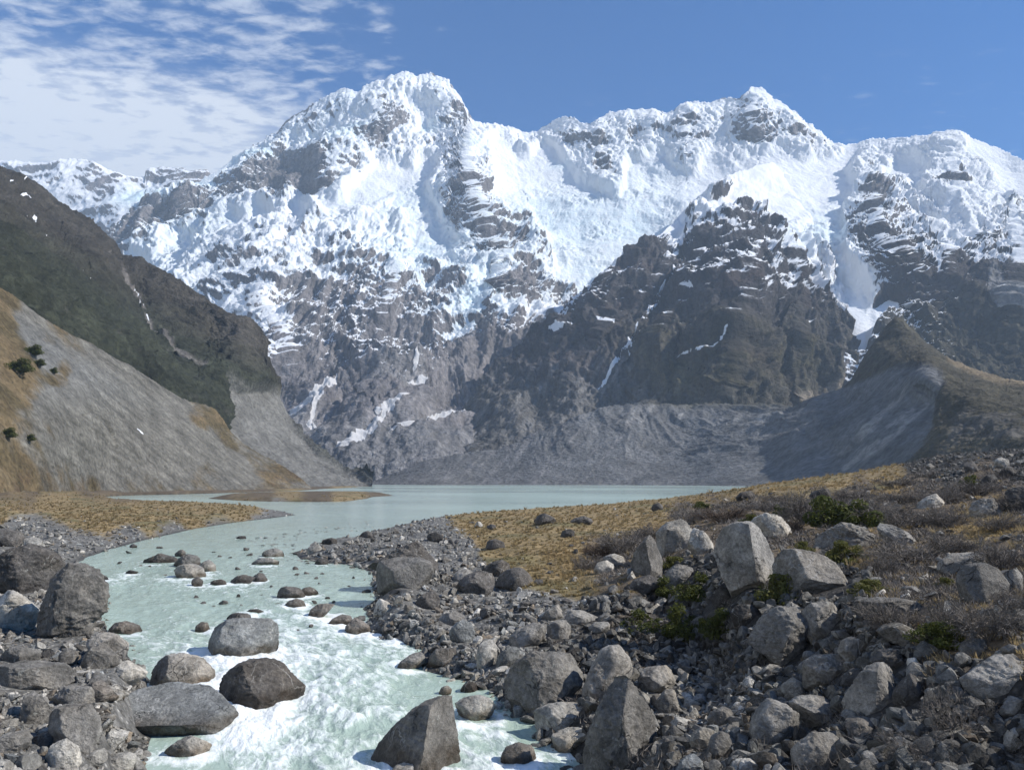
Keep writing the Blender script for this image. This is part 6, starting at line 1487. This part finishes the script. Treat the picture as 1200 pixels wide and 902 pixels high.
link('dry_grass', mesh_from('dry_grass', q, np.arange(len(q)).reshape(-1, 3), n.m, False, {'tone': np.repeat(np.repeat(tone, NB), 3)}), 'golden tussock grass growing on the river flats', 'grass', kind='stuff')

# low grey scrub between the shrubs, too tangled to count
sw = (zt['S'] + 0.12 * zt['R']) / np.maximum(tot, 1) * (SD > 0.5) * (px_g > 640) * (px_g < 1420) * (GY < 250)
sw = sw * sstep(fbm(gp, 9.0, 3, seed=15), -0.25, 0.2)
pw = (sw * np.clip(cell, 0, 4)).ravel(); pw /= pw.sum()
NS = 5200; NB = 26
idx = rs.choice(len(pw), NS, p=pw)
tx, ty = GX.ravel()[idx], GY.ravel()[idx]
tx = tx + rs.normal(size=NS) * 0.004 * ty; ty = ty + rs.normal(size=NS) * 0.006 * ty
tz = zland(tx, ty)
rad_ = rs.uniform(0.25, 0.6, NS) * np.clip(ty / 70, 0.7, 2.0)
d = rs.normal(size=(NS, NB, 3)); d[..., 2] = np.abs(d[..., 2]) + 0.25; d /= np.linalg.norm(d, axis=-1, keepdims=True)
st = np.stack([tx[:, None] + rad_[:, None] * 0.7 * rs.normal(size=(NS, NB)), ty[:, None] + rad_[:, None] * 0.7 * rs.normal(size=(NS, NB)), tz[:, None] + 0.35 * rad_[:, None] * rs.rand(NS, NB) - 0.03], -1)
tip = st + d * (rad_[:, None] * rs.uniform(0.5, 1.1, (NS, NB)))[..., None]
sd_v = np.cross(d, rs.normal(size=d.shape)); sd_v /= np.linalg.norm(sd_v, axis=-1, keepdims=True)
wd = np.clip(0.0005 * ty, 0.010, 0.06)[:, None, None]
q = np.stack([st - sd_v * wd, st + sd_v * wd, tip], 2).reshape(-1, 3)
tone = np.clip(rs.uniform(0, 0.7, (NS, 1)) + rs.uniform(-0.1, 0.3, (NS, NB)), 0, 1)
link('undergrowth', mesh_from('undergrowth', q, np.arange(len(q)).reshape(-1, 3), M_TWIG, False, {'tone': np.repeat(tone.ravel(), 3)}), 'low tangled grey scrub covering the upper east bank', 'scrub', kind='stuff')

# ------------------------------------------------------------------ the air
m = bpy.data.materials.new('air'); m.use_nodes = True
nt = m.node_tree; nt.nodes.clear()
o_ = nt.nodes.new('ShaderNodeOutputMaterial'); v_ = nt.nodes.new('ShaderNodeVolumePrincipled')
v_.inputs['Color'].default_value = (0.62, 0.80, 1.0, 1)
v_.inputs['Density'].default_value = HAZE_DENSITY
v_.inputs['Anisotropy'].default_value = 0.0
nt.links.new(v_.outputs[0], o_.inputs['Volume'])
x0, x1, y0, y1, z0, z1 = -7000, 7000, -300, 9500, -40, 3350
co = np.array([(x0, y0, z0), (x1, y0, z0), (x1, y1, z0), (x0, y1, z0), (x0, y0, z1), (x1, y0, z1), (x1, y1, z1), (x0, y1, z1)], float)
fs = np.array([(0, 3, 2, 1), (4, 5, 6, 7), (0, 1, 5, 4), (1, 2, 6, 5), (2, 3, 7, 6), (3, 0, 4, 7)])
link('haze', mesh_from('haze', co, fs, m, False), kind='stuff')
